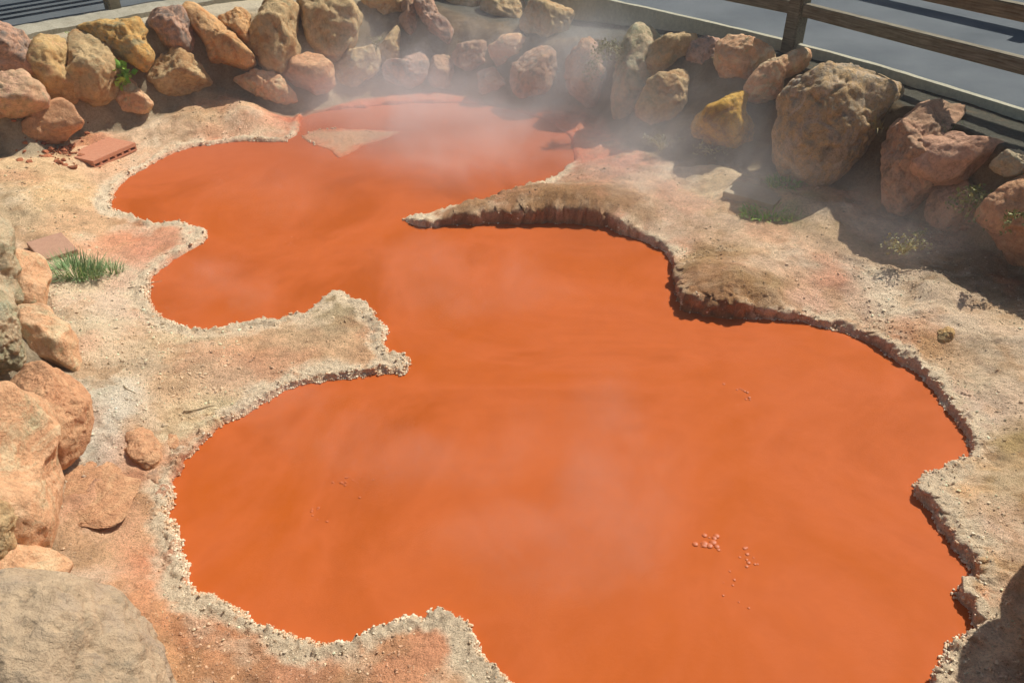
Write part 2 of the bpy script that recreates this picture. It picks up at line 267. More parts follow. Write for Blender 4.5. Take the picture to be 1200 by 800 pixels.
wet_shade = np.maximum(wet_shade, (1 - sstep(.012, .03, Z)) * .9 * (1 - .7 * K) * sstep(.0, .06, ISL))
col = col * (1 - .85 * wet_shade[..., None]) + (lin((190,85,45)) * (1 - STP[..., None] * .85) + lin((70,40,28)) * STP[..., None] * .85) * .85 * wet_shade[..., None]  # rusty wet line; on steep banks the lip's shadow is painted near black
col = col * (1 - sstep(.06, .0, 0 * DD)[..., None] * 0)
# steep faces of the raised banks are darker and browner
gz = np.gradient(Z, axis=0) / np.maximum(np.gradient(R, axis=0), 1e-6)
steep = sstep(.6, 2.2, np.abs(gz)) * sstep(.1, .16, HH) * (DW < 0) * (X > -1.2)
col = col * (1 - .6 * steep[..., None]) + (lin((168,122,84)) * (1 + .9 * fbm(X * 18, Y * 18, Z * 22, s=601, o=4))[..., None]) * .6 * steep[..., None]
mound = sstep(.085, .13, HH) * (1 - sstep(.22, .5, DD)) * (DW < 0) * sstep(-.9, -.6, X) * (1 - sstep(2.0, 2.5, X)) * sstep(3.6, 4.0, Y) * sstep(-.6, .1, fbm(X * 9, Y * 9, s=901, o=4))
col = col * (1 - .62 * mound[..., None]) + lin((150,112,72)) * .62 * mound[..., None]
# wall bank: soil on the right, mortar on the left, rail shadow painted dark inside the right kerb
bank = sstep(.0, .12, DW)
leftm = sstep(-.9, -1.9, X)  # mortar stops left of centre; darker soil there paints the shaded gaps
bc = lin((120,100,72)) * (1 - leftm[..., None]) + lin((165,150,125)) * leftm[..., None]
pat = sstep(-.2, .4, fbm(X * 5, Y * 5, s=161, o=4))[..., None]
bc = bc * (.6 + .4 * pat)
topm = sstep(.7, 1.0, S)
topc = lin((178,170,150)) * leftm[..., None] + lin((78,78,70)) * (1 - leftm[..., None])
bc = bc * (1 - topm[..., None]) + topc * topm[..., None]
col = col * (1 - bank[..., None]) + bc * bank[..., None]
lum = col @ np.array([.3, .6, .1]); col = col * .84 + .16 * lum[..., None] * np.array([1.10, .985, .85]); col = np.clip(col * 1.27 * np.array([1.03, 1.0, .93]), .01, None); mxc = col.max(-1, keepdims=True); col = col * np.minimum(1, .80 / mxc)
idx = np.arange(ncol * nrow).reshape(nrow, ncol)
Fa = np.stack([idx[:-1, :-1], idx[:-1, 1:], idx[1:, 1:], idx[1:, :-1]], -1).reshape(-1, 4)
m, nt, b = newmat('mineral_soil')
at = N(nt, 'ShaderNodeVertexColor', layer_name='Col'); g = N(nt, 'ShaderNodeNewGeometry'); co = g.outputs['Position']
n1 = noise(nt, 35, 7, .75, co); n2 = noise(nt, 140, 4, .7, co); n3 = noise(nt, 8, 6, .7, co, dist=.5); n4 = noise(nt, 75, 5, .75, co)
c = mix(nt, .9, at.outputs[0], ramp(nt, n1.outputs[0], [(.3, (.72, .68, .65)), (.5, (1, .98, .96)), (.7, (1.2, 1.2, 1.2))]).outputs[0], 'MULTIPLY')
c = mix(nt, .9, c, ramp(nt, n2.outputs[0], [(.3, (.62, .58, .55)), (.44, (1, 1, 1)), (.68, (1.15, 1.15, 1.15))]).outputs[0], 'MULTIPLY')
c = mix(nt, ramp(nt, n3.outputs[0], [(.56, (0, 0, 0)), (.7, (.35, .35, .35))]).outputs[0], c, tuple(lin((175,140,100)) * .8))
c = mix(nt, ramp(nt, n4.outputs[0], [(.66, (0, 0, 0)), (.74, (.6, .6, .6))]).outputs[0], c, tuple(lin((225,212,190)) * .85))
nt.links.new(c, b.inputs['Base Color']); b.inputs['Roughness'].default_value = .95; b.inputs['Specular IOR Level'].default_value = .12
nb = bump(nt, n3.outputs[0], .35, .03); nb = bump(nt, n1.outputs[0], .8, .015, nb); nb = bump(nt, n2.outputs[0], .8, .006, nb); nt.links.new(nb, b.inputs['Normal'])
GROUND_M = m
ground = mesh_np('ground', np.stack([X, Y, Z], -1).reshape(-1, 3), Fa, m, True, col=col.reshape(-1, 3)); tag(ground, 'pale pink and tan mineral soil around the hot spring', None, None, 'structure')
# plane below everything, out to the horizon
far = mesh_np('terrain', [(-200, -200, -.4), (200, -200, -.4), (200, 200, -.4), (-200, 200, -.4)], [(0, 1, 2, 3)], m, False); tag(far, kind='structure')
# lookup into the surveyed land surface
def zat(x, y):
    return float(land(np.array([float(x)]), np.array([float(y)]))[0])
# ------------------------------------------------------------------ WATER
m, nt, b = newmat('orange_mud_water')
g = N(nt, 'ShaderNodeNewGeometry'); co = g.outputs['Position']
n1 = noise(nt, .7, 5, .6, co, dist=1.2); n2 = noise(nt, 2.6, 6, .65, co, dist=2.2)
c1 = tuple(lin((206,101,36)) * .73); c2 = tuple(lin((212,108,54)) * .76); c3 = tuple(lin((199,97,36)) * .71)  # pinker middle tone puts the steam veil into the water colour
c = ramp(nt, n1.outputs[0], [(.35, c1), (.5, c2), (.65, c3)]).outputs[0]
c = mix(nt, .35, c, ramp(nt, n2.outputs[0], [(.35, (.87, .85, .84)), (.62, (1.05, 1.06, 1.08))]).outputs[0], 'MULTIPLY')
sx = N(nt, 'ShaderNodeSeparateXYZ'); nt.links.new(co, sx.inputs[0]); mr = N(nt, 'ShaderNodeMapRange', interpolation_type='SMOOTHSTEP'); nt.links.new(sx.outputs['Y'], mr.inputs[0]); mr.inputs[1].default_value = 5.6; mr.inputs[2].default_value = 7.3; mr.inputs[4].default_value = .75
c = mix(nt, mr.outputs[0], c, tuple(lin((196,110,78)) * .8))  # steam haze over the far end painted in as a duller tone
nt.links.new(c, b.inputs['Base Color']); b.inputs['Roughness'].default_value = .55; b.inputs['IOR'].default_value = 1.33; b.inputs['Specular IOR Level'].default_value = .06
n3 = noise(nt, 7, 3, .5, co, dist=.4); n4 = noise(nt, 45, 2, .5, co)
nb = bump(nt, n3.outputs[0], .06, .03); nb = bump(nt, n4.outputs[0], .04, .004, nb); nt.links.new(nb, b.inputs['Normal'])
WATER_M = m
nx, ny = 120, 140
gx, gy = np.meshgrid(np.linspace(-4.3, 3.6, nx), np.linspace(.6, 8.4, ny)); gzz = .002 * fbm(gx * 3, gy * 3, s=171)
ii = np.arange(nx * ny).reshape(ny, nx)
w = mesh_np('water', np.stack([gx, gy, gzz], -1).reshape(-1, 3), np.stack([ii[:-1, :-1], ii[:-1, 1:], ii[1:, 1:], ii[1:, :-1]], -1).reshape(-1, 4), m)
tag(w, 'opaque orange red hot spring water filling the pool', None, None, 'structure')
# ------------------------------------------------------------------ STONES
def hit(px, py):
    d = ray(px, py); t = np.linspace(1.8, 11, 1500); p = CAM + d * t[:, None]
    zz = land(p[:, 0], p[:, 1]); k = np.argmax(p[:, 2] < zz); return t[k]
def make_stone(name, outline, z, mat, label, cat='rock', group='rough stones of the retaining wall', depth=.85, seed=0, planes=9, rough=1.0, sub=5, box=2.6, dens=None, on_bank=False, flat=0):
    rs = np.random.default_rng(seed + 100)
    o = np.array(outline, float); cen = o.mean(0)
    # area centroid
    x0, y0 = o[:, 0], o[:, 1]; x1, y1 = np.roll(x0, -1), np.roll(y0, -1); cr = x0 * y1 - x1 * y0
    if abs(cr.sum()) > 1: cen = np.array([((x0 + x1) * cr).sum(), ((y0 + y1) * cr).sum()]) / (3 * cr.sum())
    pc = P(cen[0], cen[1], z)
    if on_bank:
        t = hit(cen[0], cen[1]); Rp = math.sqrt(abs(cr.sum()) / 2 / math.pi) / F * t
        pc = CAM + ray(cen[0], cen[1]) * (t - Rp * .22)
    t = np.dot(pc - CAM, FWD)
    q = catmull(o, 4) - cen; q[:, 1] *= -1; q *= t / F
    th = np.arctan2(q[:, 1], q[:, 0]); r = np.hypot(q[:, 0], q[:, 1]); k = np.argsort(th); th = th[k]; r = r[k]
    th = np.concatenate([th[-3:] - 2 * math.pi, th, th[:3] + 2 * math.pi]); r = np.concatenate([r[-3:], r, r[:3]])
    if flat:       # lies on the ground: its outline is laid out on the ground plane
        pc = CAM + ray(cen[0], cen[1]) * hit(cen[0], cen[1]); o2 = np.array([P(a_, b_, pc[2])[:2] for a_, b_ in catmull(o, 4)]) - pc[:2]
        th = np.arctan2(o2[:, 1], o2[:, 0]); r = np.hypot(o2[:, 0], o2[:, 1]); k = np.argsort(th); th = th[k]; r = r[k]
        th = np.concatenate([th[-3:] - 2 * math.pi, th, th[:3] + 2 * math.pi]); r = np.concatenate([r[-3:], r, r[:3]])
    V, Fc = ico(sub); V = V.copy()
    # blocky start
    nrm = (np.abs(V) ** box).sum(1) ** (1 / box); B = V / nrm[:, None]
    rad = np.linalg.norm(B, axis=1); B0 = B / rad[:, None]
    lat = np.hypot(B0[:, 0], B0[:, 1])
    rad = 1.0 * np.minimum(1.12, rad)
    for j in range(planes):
        n = rs.normal(size=3); n /= np.linalg.norm(n); h = rs.uniform(.68, .95)
        dn = B0 @ n; cut = np.where(dn > .05, h / np.maximum(dn, .05), 9)
        kk = 46.0; rad = -np.log(np.exp(-kk * rad) + np.exp(-kk * np.minimum(cut, 3))) / kk
    Rm = math.sqrt((r ** 2).mean())
    theta = np.arctan2(B0[:, 1], B0[:, 0]); Rt = np.interp(theta, th, r)
    # blend to the mean towards the poles, so the outline shape eases in
    wgt = sstep(0, .55, lat); Re = Rm * .9 * (1 - wgt) + Rt * wgt
    u = B0 * rad[:, None] * (1.11 if on_bank else 1.07)
    loc = np.stack([u[:, 0] * Re, u[:, 1] * Re, u[:, 2] * Rm * depth], -1)
    nd = B0
    s3 = rs.uniform(0, 50)
    f = loc / Rm
    d1 = fbm(f[:, 0] * 1.6 + s3, f[:, 1] * 1.6, f[:, 2] * 1.6, o=3, s=5) * .10
    d2 = fbm(f[:, 0] * 5 + s3, f[:, 1] * 5, f[:, 2] * 5, o=4, s=6) * .055 * rough
    cr = np.abs(fbm(f[:, 0] * 2.3 + s3, f[:, 1] * 2.3 + 4, f[:, 2] * 2.3, o=3, s=8)); d3 = -(1 - sstep(0, .07, cr)) * .04 * rough
    rg = 1 - np.abs(fbm(f[:, 0] * 1.9 + s3 + 9, f[:, 1] * 1.9, f[:, 2] * 2.6, o=4, s=14)); d3 = d3 + (rg ** 3 - .6) * .055 * min(rough, 1.1)
    pit = fbm(f[:, 0] * 9 + s3, f[:, 1] * 9, f[:, 2] * 9, o=3, s=9); d4 = -sstep(.25, .6, pit) * .06 * rough
    loc = loc + nd * ((d1 + d2 * 1.25 + d3 * 1.3 + d4) * Rm)[:, None]
    Wv = pc + loc[:, :1] * RT + loc[:, 1:2] * UP - loc[:, 2:3] * FWD * 1.0
    if flat: Wv = pc - np.array([0, 0, .01]) + loc * np.array([1, 1, flat / depth])
    ob = mesh_np(name, Wv, Fc, mat, True, loc=pc)
    tag(ob, label, cat, group)
    return ob
G1 = 'rough stones of the retaining wall'
ST = [
 ([(-25,35),(0,31),(22,38),(38,55),(45,70),(38,82),(15,85),(-25,83)], .62, 'pinkgrey', 'pink grey stone with knobbly underside in the upper left corner'),
 ([(-30,88),(10,86),(30,90),(45,103),(48,117),(40,124),(15,132),(-30,140)], .42, 'pink', 'banded pink stone overhanging a black shadow at the left edge'),
 ([(37,50),(48,42),(62,40),(75,46),(83,62),(86,85),(82,108),(72,116),(55,114),(42,105),(39,80)], .48, 'ochre', 'upright ochre egg shaped stone right of the corner pair'),
 ([(84,48),(95,41),(108,44),(125,62),(136,85),(138,100),(134,118),(120,122),(100,115),(85,110),(84,75)], .48, 'tan', 'tall pinkish tan slab stone left of the green leafy plant'),
 ([(98,38),(110,30),(140,25),(165,28),(175,45),(186,62),(185,75),(170,82),(155,75),(130,66),(115,52)], .6, 'yellow', 'yellow ochre stone with grey lichen corner above the leafy plant'),
 ([(173,25),(190,12),(205,8),(215,15),(222,30),(228,48),(224,60),(212,61),(195,52),(180,40)], .66, 'pinkgrey', 'cracked grey pink stone standing on a tan one below the ledge'),
 ([(170,92),(185,72),(200,62),(228,60),(240,80),(247,95),(225,100),(203,113),(185,103)], .36, 'tan', 'low tan stone under the cracked grey pink one'),
 ([(223,17),(235,14),(262,32),(285,50),(305,70),(307,78),(295,83),(270,78),(245,68),(235,50),(226,32)], .58, 'orange', 'long orange stone lying diagonally with a pointed lower end'),
 ([(258,22),(275,12),(290,12),(295,30),(295,48),(285,48),(268,35)], .68, 'orange', 'small orange wedge stone above the long diagonal one'),
 ([(298,55),(300,20),(312,0),(330,-8),(350,-4),(352,20),(347,45),(336,80),(325,86),(312,80),(303,65)], .55, 'tan', 'tall tan upright stone narrowing to its foot'),
 ([(352,20),(355,-5),(375,-14),(400,-10),(415,10),(422,35),(418,55),(400,68),(375,70),(355,58)], .52, 'tan', 'large round tan boulder with a rough knobbly lower left'),
 ([(330,88),(338,72),(358,63),(380,72),(392,85),(395,100),(380,108),(350,105),(335,98)], .28, 'rust', 'rounded rusty stone under the large round tan boulder'),
 ([(275,92),(300,84),(325,90),(340,105),(343,118),(320,118),(295,107),(280,100)], .22, 'peach', 'flat peach stone half buried below the tall upright stone'),
 ([(143,92),(155,95),(172,110),(176,122),(165,130),(145,132),(138,118)], .25, 'peach', 'small pale stone at the foot of the leafy plant'),
 ([(5,165),(30,140),(55,118),(75,122),(100,143),(90,153),(60,165),(35,180)], .2, 'rust', 'rusty pink flat stone sunk in the soil behind the brick'),
 ([(341,50),(350,50),(352,60),(343,63)], .4, 'tan', 'fist sized pale stone wedged between two tan boulders'),
 ([(392,85),(400,68),(420,57),(438,60),(442,78),(435,95),(410,102),(395,100)], .27, 'tan', 'hazy brown stone at the foot of the wall beside dry weeds'),
 ([(428,5),(435,-8),(470,-10),(480,5),(475,13),(455,19),(435,14)], .72, 'tan', 'tan stone with pale lower edge cut by the top of the picture'),
 ([(438,66),(452,46),(467,30),(468,62),(455,74)], .4, 'tan', 'sharp pointed stone standing in thin steam'),
 ([(484,5),(490,-8),(505,-4),(515,20),(530,35),(534,50),(530,62),(518,52),(505,40),(492,22)], .55, 'pinkgrey', 'long narrow stone hanging down with a reddish pointed foot'),
 ([(520,-10),(540,-14),(562,-6),(562,12),(548,22),(530,12)], .7, 'tan', 'drab stone at the top edge right of the long narrow one'),
 ([(558,5),(575,-8),(600,-8),(618,8),(612,35),(600,39),(580,30),(565,20)], .62, 'tan', 'steam veiled stone between two dark gaps at the wall top'),
 ([(568,60),(580,50),(605,44),(613,52),(608,68),(590,77),(575,72)], .38, 'peach', 'small sunlit peach stone alone in the shaded wall face'),
 ([(613,38),(618,14),(635,3),(655,5),(668,15),(672,35),(665,50),(655,58),(640,62),(620,58)], .58, 'tan', 'large grey tan stone just below the start of the dark strip'),
 ([(608,68),(640,60),(652,85),(642,110),(615,114),(600,95)], .3, 'brown', 'shaded brown stone deep in the steam at the wall foot'),
 ([(662,64),(690,50),(712,70),(716,100),(697,120),(668,114),(658,88)], .32, 'brown', 'dark reddish stone below the hanging dry plant'),
 ([(725,70),(738,42),(750,35),(768,48),(765,75),(760,110),(742,128),(722,130),(718,100)], .42, 'grey', 'tall pale grey stone right of the hanging dry plant'),
 ([(757,60),(765,46),(785,40),(808,42),(818,55),(808,68),(795,72),(785,85),(765,92),(756,80)], .6, 'tan', 'tan stone on the wall top left of the narrow wedge'),
 ([(806,62),(818,47),(840,49),(850,56),(842,70),(830,80),(822,88),(810,78)], .64, 'pinkgrey', 'narrow wedge stone pinched between two wall top stones'),
 ([(840,66),(850,50),(870,49),(895,60),(910,72),(905,85),(885,96),(868,92),(850,85)], .6, 'peach', 'smooth peach stone on the wall top with a mortared corner'),
 ([(875,100),(885,85),(905,72),(925,65),(940,65),(943,76),(938,88),(920,97),(912,112),(895,116),(878,113)], .54, 'peach', 'stone pointing up to the right beside the weathered boulder'),
 ([(750,118),(762,100),(780,88),(795,86),(808,92),(809,115),(800,135),(785,142),(765,138),(752,130)], .42, 'tan', 'blunt tan stone in the lower row with a lit front face'),
 ([(809,135),(815,125),(840,118),(866,111),(872,127),(884,140),(888,152),(882,162),(866,172),(850,172),(828,160),(812,148)], .34, 'gold', 'golden yellow stone with a knob at its right end'),
 ([(913,145),(916,115),(930,98),(955,80),(978,73),(1008,80),(1033,95),(1044,115),(1040,135),(1018,160),(1004,180),(985,200),(960,210),(930,200),(915,178)], .48, 'bignose', 'largest weathered boulder of the wall with a dark pit near its top'),
 ([(1028,205),(1033,175),(1048,150),(1065,133),(1085,124),(1105,133),(1118,142),(1112,158),(1088,170),(1082,190),(1098,208),(1100,228),(1080,246),(1048,242)], .48, 'brown', 'tall shadowed brown stone right of the weathered boulder'),
 ([(1068,190),(1070,170),(1085,160),(1130,160),(1165,170),(1172,182),(1150,197),(1135,207),(1110,212),(1082,206)], .62, 'slab', 'salmon flat topped stone lying on the shadowed brown ones'),
 ([(1092,252),(1098,222),(1115,212),(1140,212),(1152,235),(1150,262),(1120,266)], .32, 'brown', 'dark red stone in deep shade under the salmon flat one'),
 ([(1153,240),(1163,215),(1185,200),(1215,195),(1250,230),(1250,290),(1215,308),(1190,300),(1163,272)], .48, 'rust', 'round rusty boulder cut by the right edge of the picture'),
 ([(1162,190),(1175,176),(1195,178),(1215,188),(1200,200),(1178,206)], .68, 'grey', 'mossy small stone between the salmon stone and the right edge'),
 ([(532,62),(548,46),(566,52),(566,78),(548,88),(535,80)], .4, 'brown', 'dim brown stone left of the small sunlit peach stone'),
 ([(452,82),(468,68),(490,66),(505,80),(500,98),(475,104),(458,98)], .3, 'pinkgrey', 'broad dim stone at the wall foot below the long narrow one'),
 ([(505,66),(522,68),(530,85),(524,104),(508,106),(500,90)], .3, 'brown', 'dim upright stone in thick steam at the centre of the wall foot'),
 ([(480,-12),(470,25),(480,42),(488,30),(484,5)], .5, 'brown', 'slim shaded stone left of the long narrow hanging one'),
 ([(558,88),(575,80),(592,86),(596,104),(575,112),(560,106)], .25, 'brown', 'low shaded stone under the small sunlit peach stone'),
 ([(-35,250),(0,258),(10,285),(12,310),(8,330),(16,345),(0,355),(-35,350)], .5, 'grey', 'lichen grey stone at the left edge above the pale rounded one'),
 ([(8,310),(20,297),(40,299),(50,318),(53,345),(48,362),(25,367),(10,350)], .26, 'peach', 'pale rounded stone just left of the green grass tuft'),
 ([(15,368),(50,360),(64,372),(88,395),(93,420),(94,440),(75,432),(40,424),(18,405)], .24, 'peach', 'split cream and orange stone below the pale rounded one'),
 ([(-40,330),(0,343),(15,362),(22,385),(20,410),(12,435),(-10,445),(-40,440)], .6, 'grey', 'olive grey boulder overhanging from the left edge'),
 ([(18,440),(30,420),(50,416),(70,428),(88,450),(96,480),(94,510),(85,532),(70,545),(50,540),(30,500),(18,470)], .34, 'rust', 'smooth terracotta boulder right of the big peach one'),
 ([(-60,470),(0,450),(20,443),(36,460),(46,500),(56,540),(68,580),(72,600),(60,630),(45,641),(20,642),(-60,630)], .48, 'peach', 'big peach boulder with a green streak at the left edge'),
 ([(60,570),(80,540),(120,537),(150,555),(158,566),(148,590),(130,610),(100,614),(72,612)], .13, 'rust', 'flat rusty slab set in the ground beside the big peach boulder'),
 ([(-10,660),(10,636),(50,653),(74,667),(74,690),(60,706),(-20,710)], .3, 'peach', 'low salmon cream stone behind the foreground boulder'),
 ([(-25,595),(3,585),(12,602),(10,630),(0,662),(-25,660)], .5, 'tan', 'small tan stone peeking in at the left edge above the foreground'),
 ([(-90,712),(-20,688),(35,684),(80,698),(120,731),(152,764),(175,802),(184,870),(60,930),(-80,870)], .42, 'mud', 'smooth grey brown boulder filling the lower left corner'),
]
for i, (ol, z, mk, lb) in enumerate(ST):
    nm = 'boulder' if any(k in lb for k in ('boulder',)) else 'stone'
    a = np.array(ol); big = np.ptp(a[:, 0]) * np.ptp(a[:, 1])
    make_stone(nm, ol, z, SM[mk], lb, 'stone' if nm == 'stone' else 'boulder', G1, seed=i, on_bank=a[:, 1].mean() < 240 and a[:, 0].mean() > 5 or a[:, 1].mean() < 150, depth=.9 if z > .25 else .6,
               sub=6 if big > 7000 else 5, rough=(.45 if 'peach' == mk and a[:, 0].mean() < 100 else 1.2 if mk == 'gold' else .8 if mk == 'bignose' else .6 if mk in ('mud', 'rust', 'slab') else 1.1), planes=(3 if mk == 'mud' else 6 if mk == 'bignose' else 14), box=(2.1 if mk in ('mud', 'bignose') else 2.6), flat=(.05 if 'flat rusty slab' in lb else 0))
# unseen stones closing the wall ring; the raised ones are added to cast the corner shade
for i, (x, y, z, s, mk) in enumerate([(3.55,4.2,.42,.42,'rust'),(3.75,3.5,.42,.38,'tan'),(3.6,2.8,.42,.4,'peach'),(3.2,2.2,.42,.4,'ochre'),(2.68,2.15,.66,.44,'brown'),(2.35,1.75,.72,.45,'tan'),(1.98,1.38,.75,.40,'ochre'),(2.56,1.88,.84,.42,'tan'),(2.36,2.06,.78,.30,'tan'),(2.0,.95,.5,.4,'tan'),(1.3,.65,.45,.38,'pink')]):
    V, Fc = ico(4); n = V.copy(); f = n * s * (1 + .12 * fbm(n[:, 0] * 1.5 + i * 9, n[:, 1] * 1.5, n[:, 2] * 1.5, o=3, s=5) + .04 * fbm(n[:, 0] * 6, n[:, 1] * 6, n[:, 2] * 6, o=3, s=6))[:, None]
    f = f * np.array([1, .9, .85])
    tag(mesh_np('stone', f + np.array([x, y, z]), Fc, SM[mk], True, loc=(x, y, z)), 'unseen rough stone added past the right edge to continue the wall and cast its shade', 'stone', 'wall stones beyond the right edge')
# small loose rocks on the ground
for i, (ol, z, mk, lb) in enumerate([
 ([(146,522),(153,507),(172,505),(186,520),(183,538),(165,545),(150,540)], .12, 'rust', 'crumbly orange lump of rock on the bank right of the terracotta boulder'),
 ([(160,556),(172,545),(188,548),(192,560),(178,568)], .08, 'brown', 'low brown rock just below the crumbly orange lump'),
 ([(188,512),(198,506),(208,512),(205,523),(192,524)], .08, 'rust', 'small rusty rock between the orange lump and the water'),
 ([(178,570),(190,566),(198,573),(192,583),(181,582)], .06, 'brown', 'reddish pebble sized rock closest to the water below the orange lump'),
 ([(1098,393),(1103,383),(1113,383),(1118,392),(1112,398),(1102,398)], .14, 'ochre', 'small brown knob of rock on the pale right bank'),
]):
    make_stone('rock', ol, z, SM[mk], lb, 'rock', None, seed=200 + i, depth=.5, sub=5, planes=8, rough=1.2, flat=[.45, .25, .35, .35, .6, .4][i])
# ------------------------------------------------------------------ loose stuff: pebbles and mineral crust
def scatter(name, pts, sizes, cols, mat, sub=1, flat=.6, label=None):
    V, Fc = ico(sub); n = len(pts); nv = len(V)
    rot = RNG.uniform(0, 6.28, n); sc = sizes[:, None] * RNG.uniform(.6, 1.3, (n, 3)) * np.array([1, 1, flat])
    jit = 1 + .25 * RNG.normal(size=(n, nv)); 
    L = V[None] * jit[..., None] * sc[:, None]
    c, s = np.cos(rot)[:, None], np.sin(rot)[:, None]
    Xr = L[..., 0] * c - L[..., 1] * s; Yr = L[..., 0] * s + L[..., 1] * c
    W = np.stack([Xr, Yr, L[..., 2]], -1) + pts[:, None]
    Fn = (Fc[None] + (np.arange(n) * nv)[:, None, None]).reshape(-1, 3)
    o = mesh_np(name, W.reshape(-1, 3), Fn, mat, sub > 1, col=np.repeat(cols, nv, 0))
    return tag(o, label, kind='stuff')
m, nt, b = newmat('pebble'); at = N(nt, 'ShaderNodeVertexColor', layer_name='Col'); g = N(nt, 'ShaderNodeNewGeometry'); n1 = noise(nt, 150, 4, .6, g.outputs['Position'])
nt.links.new(mix(nt, .8, at.outputs[0], ramp(nt, n1.outputs[0], [(.3, (.7, .68, .64)), (.6, (1, 1, 1))]).outputs[0], 'MULTIPLY'), b.inputs['Base Color']); b.inputs['Roughness'].default_value = .9; b.inputs['Specular IOR Level'].default_value = .15
nt.links.new(bump(nt, n1.outputs[0], .6, .004), b.inputs['Normal']); PEB = m
flatidx = RNG.permutation(X.size)[:480000]
fx, fy, fz, fd, fw, fk, fh = [a.ravel()[flatidx] for a in (X, Y, Z, DD, DW, K, HH)]; fc = col.reshape(-1, 3)[flatidx]
dist = np.hypot(fx, fy)
# grid points are denser near the viewer; thin them to an even spread
clump = sstep(-.3, .5, fbm(fx * 2.3, fy * 2.3, s=301, o=4))
ok = (fd > .05) & (fw < .05) & (RNG.uniform(size=len(fx)) < clump * .9 + .05) & (fx > -5.2) & (fx < 3.9) & (fy < 8.4) & (fy > 1.0)
wet_no = ~((fc[:, 0] > fc[:, 1] * 2.1))
sel = np.where(ok & wet_no)[0][:13000]
sz = .0028 + .007 * RNG.uniform(size=len(sel)) ** 5
sz *= .7 + .08 * dist[sel]
shade = RNG.choice([.6, .8, .95, 1.15, 1.4], len(sel), p=[.07, .18, .3, .28, .17])
pc = np.clip(fc[sel] * .75 + .25 * lin((200,185,160)), 0, 1) * shade[:, None]
scatter('gravel', np.stack([fx[sel], fy[sel], fz[sel] + sz * .2], -1), sz, np.clip(pc, .02, .8), PEB, 1, .65, 'fine loose gravel strewn over the banks')
# crumbled brick-red rubble left of the brick
q = np.array([P(px, py, .2) for px, py in zip(RNG.normal(66, 18, 170), RNG.normal(166, 9, 170))]); qz = land(q[:, 0], q[:, 1])
sz = .008 + .025 * RNG.uniform(size=len(q)) ** 3
scatter('rubble', np.stack([q[:, 0], q[:, 1], qz + sz * .3], -1), sz, lin((190,120,85)) * RNG.uniform(.45, 1.0, (len(q), 1)), PEB, 1, .7, 'crumbled reddish rubble by the perforated brick')
# crust: overlapping nodules that fuse into a continuous lacy edge
ax, ay, az, ad, aw, ak, as_ = [a_.ravel() for a_ in (X, Y, Z, DD, DW, K, STP)]
near = np.where((ad > -.006) & (ad < .10) & (aw < 0) & (ay < 8.5) & (ak > .3))[0]; near = RNG.permutation(near)
nx_, ny_, nz_, nd_, nk_ = ax[near], ay[near], az[near], ad[near], ak[near]; rnd = RNG.uniform(size=len(near)); dst = np.hypot(nx_, ny_)
vein = 1 - sstep(.0, .16, np.abs(fbm(nx_ * 15, ny_ * 15, s=331, o=3)))
ns_ = as_[near]; pr = np.where(nd_ < .022, 1.0 - .5 * ns_, (.5 * vein + .45 * ns_ * (nd_ < .06) * sstep(-.2, .2, fbm(nx_ * 6, ny_ * 6, s=351, o=3))) * np.exp(-(nd_ - .02) / .04)) * nk_ ** 1.3
pick = np.where(rnd < pr)[0][:30000]
sz = (.0028 + .0058 * RNG.uniform(size=len(pick)) ** 1.8) * (.7 + .08 * dst[pick]) * np.where(nd_[pick] < .022, 1, .75)
tint = np.clip(.5 + .9 * fbm(nx_[pick] * 8, ny_[pick] * 8, s=341, o=3) + .35 * RNG.normal(size=len(pick)), 0, 1)[:, None]
cc = lin((244,230,200)) * (1 - tint) + lin((224,184,144)) * tint
scatter('mineral_crust', np.stack([nx_[pick], ny_[pick], np.maximum(nz_[pick], .003) + sz * .05], -1), sz, cc, PEB, 2, .85, 'cream mineral crust fused into a lacy line along the pool edge')
# ------------------------------------------------------------------ bricks
def box_bm(bm, x0, x1, y0, y1, z0, z1):
    v = [bm.verts.new(p) for p in [(x0, y0, z0), (x1, y0, z0), (x1, y1, z0), (x0, y1, z0), (x0, y0, z1), (x1, y0, z1), (x1, y1, z1), (x0, y1, z1)]]
    for f in [(0, 3, 2, 1), (4, 5, 6, 7), (0, 1, 5, 4), (1, 2, 6, 5), (2, 3, 7, 6), (3, 0, 4, 7)]: bm.faces.new([v[i] for i in f])
def obm(name, bm, mat, parent=None, bev=0, smooth=False):
    if bev: bmesh.ops.bevel(bm, geom=bm.edges[:], offset=bev, segments=2, affect='EDGES')
    me = bpy.data.meshes.new(name); bm.to_mesh(me); bm.free(); me.materials.append(mat)
    if smooth: me.polygons.foreach_set('use_smooth', [True] * len(me.polygons))
    o = bpy.data.objects.new(name, me); C.objects.link(o)
    if parent: o.parent = parent
    return o
def simple_mat(name, c1, c2, scale=20, rough=.85, bs=.4, bd=.004, spec=.2):
    m, nt, b = newmat(name); g = N(nt, 'ShaderNodeTexCoord'); n = noise(nt, scale, 6, .7, g.outputs['Object'])
    nt.links.new(ramp(nt, n.outputs[0], [(.3, tuple(lin(c1) * .85)), (.7, tuple(lin(c2) * .85))]).outputs[0], b.inputs['Base Color']); b.inputs['Roughness'].default_value = rough; b.inputs['Specular IOR Level'].default_value = spec
    nt.links.new(bump(nt, n.outputs[0], bs, bd), b.inputs['Normal']); return m
BR = simple_mat('fired_clay', (200,132,100), (214,152,120), 25)
BR2 = simple_mat('dusty_clay_tile', (185,140,115), (200,158,130), 25)
BR3 = simple_mat('grey_slab', (180,160,130), (200,180,150), 25)
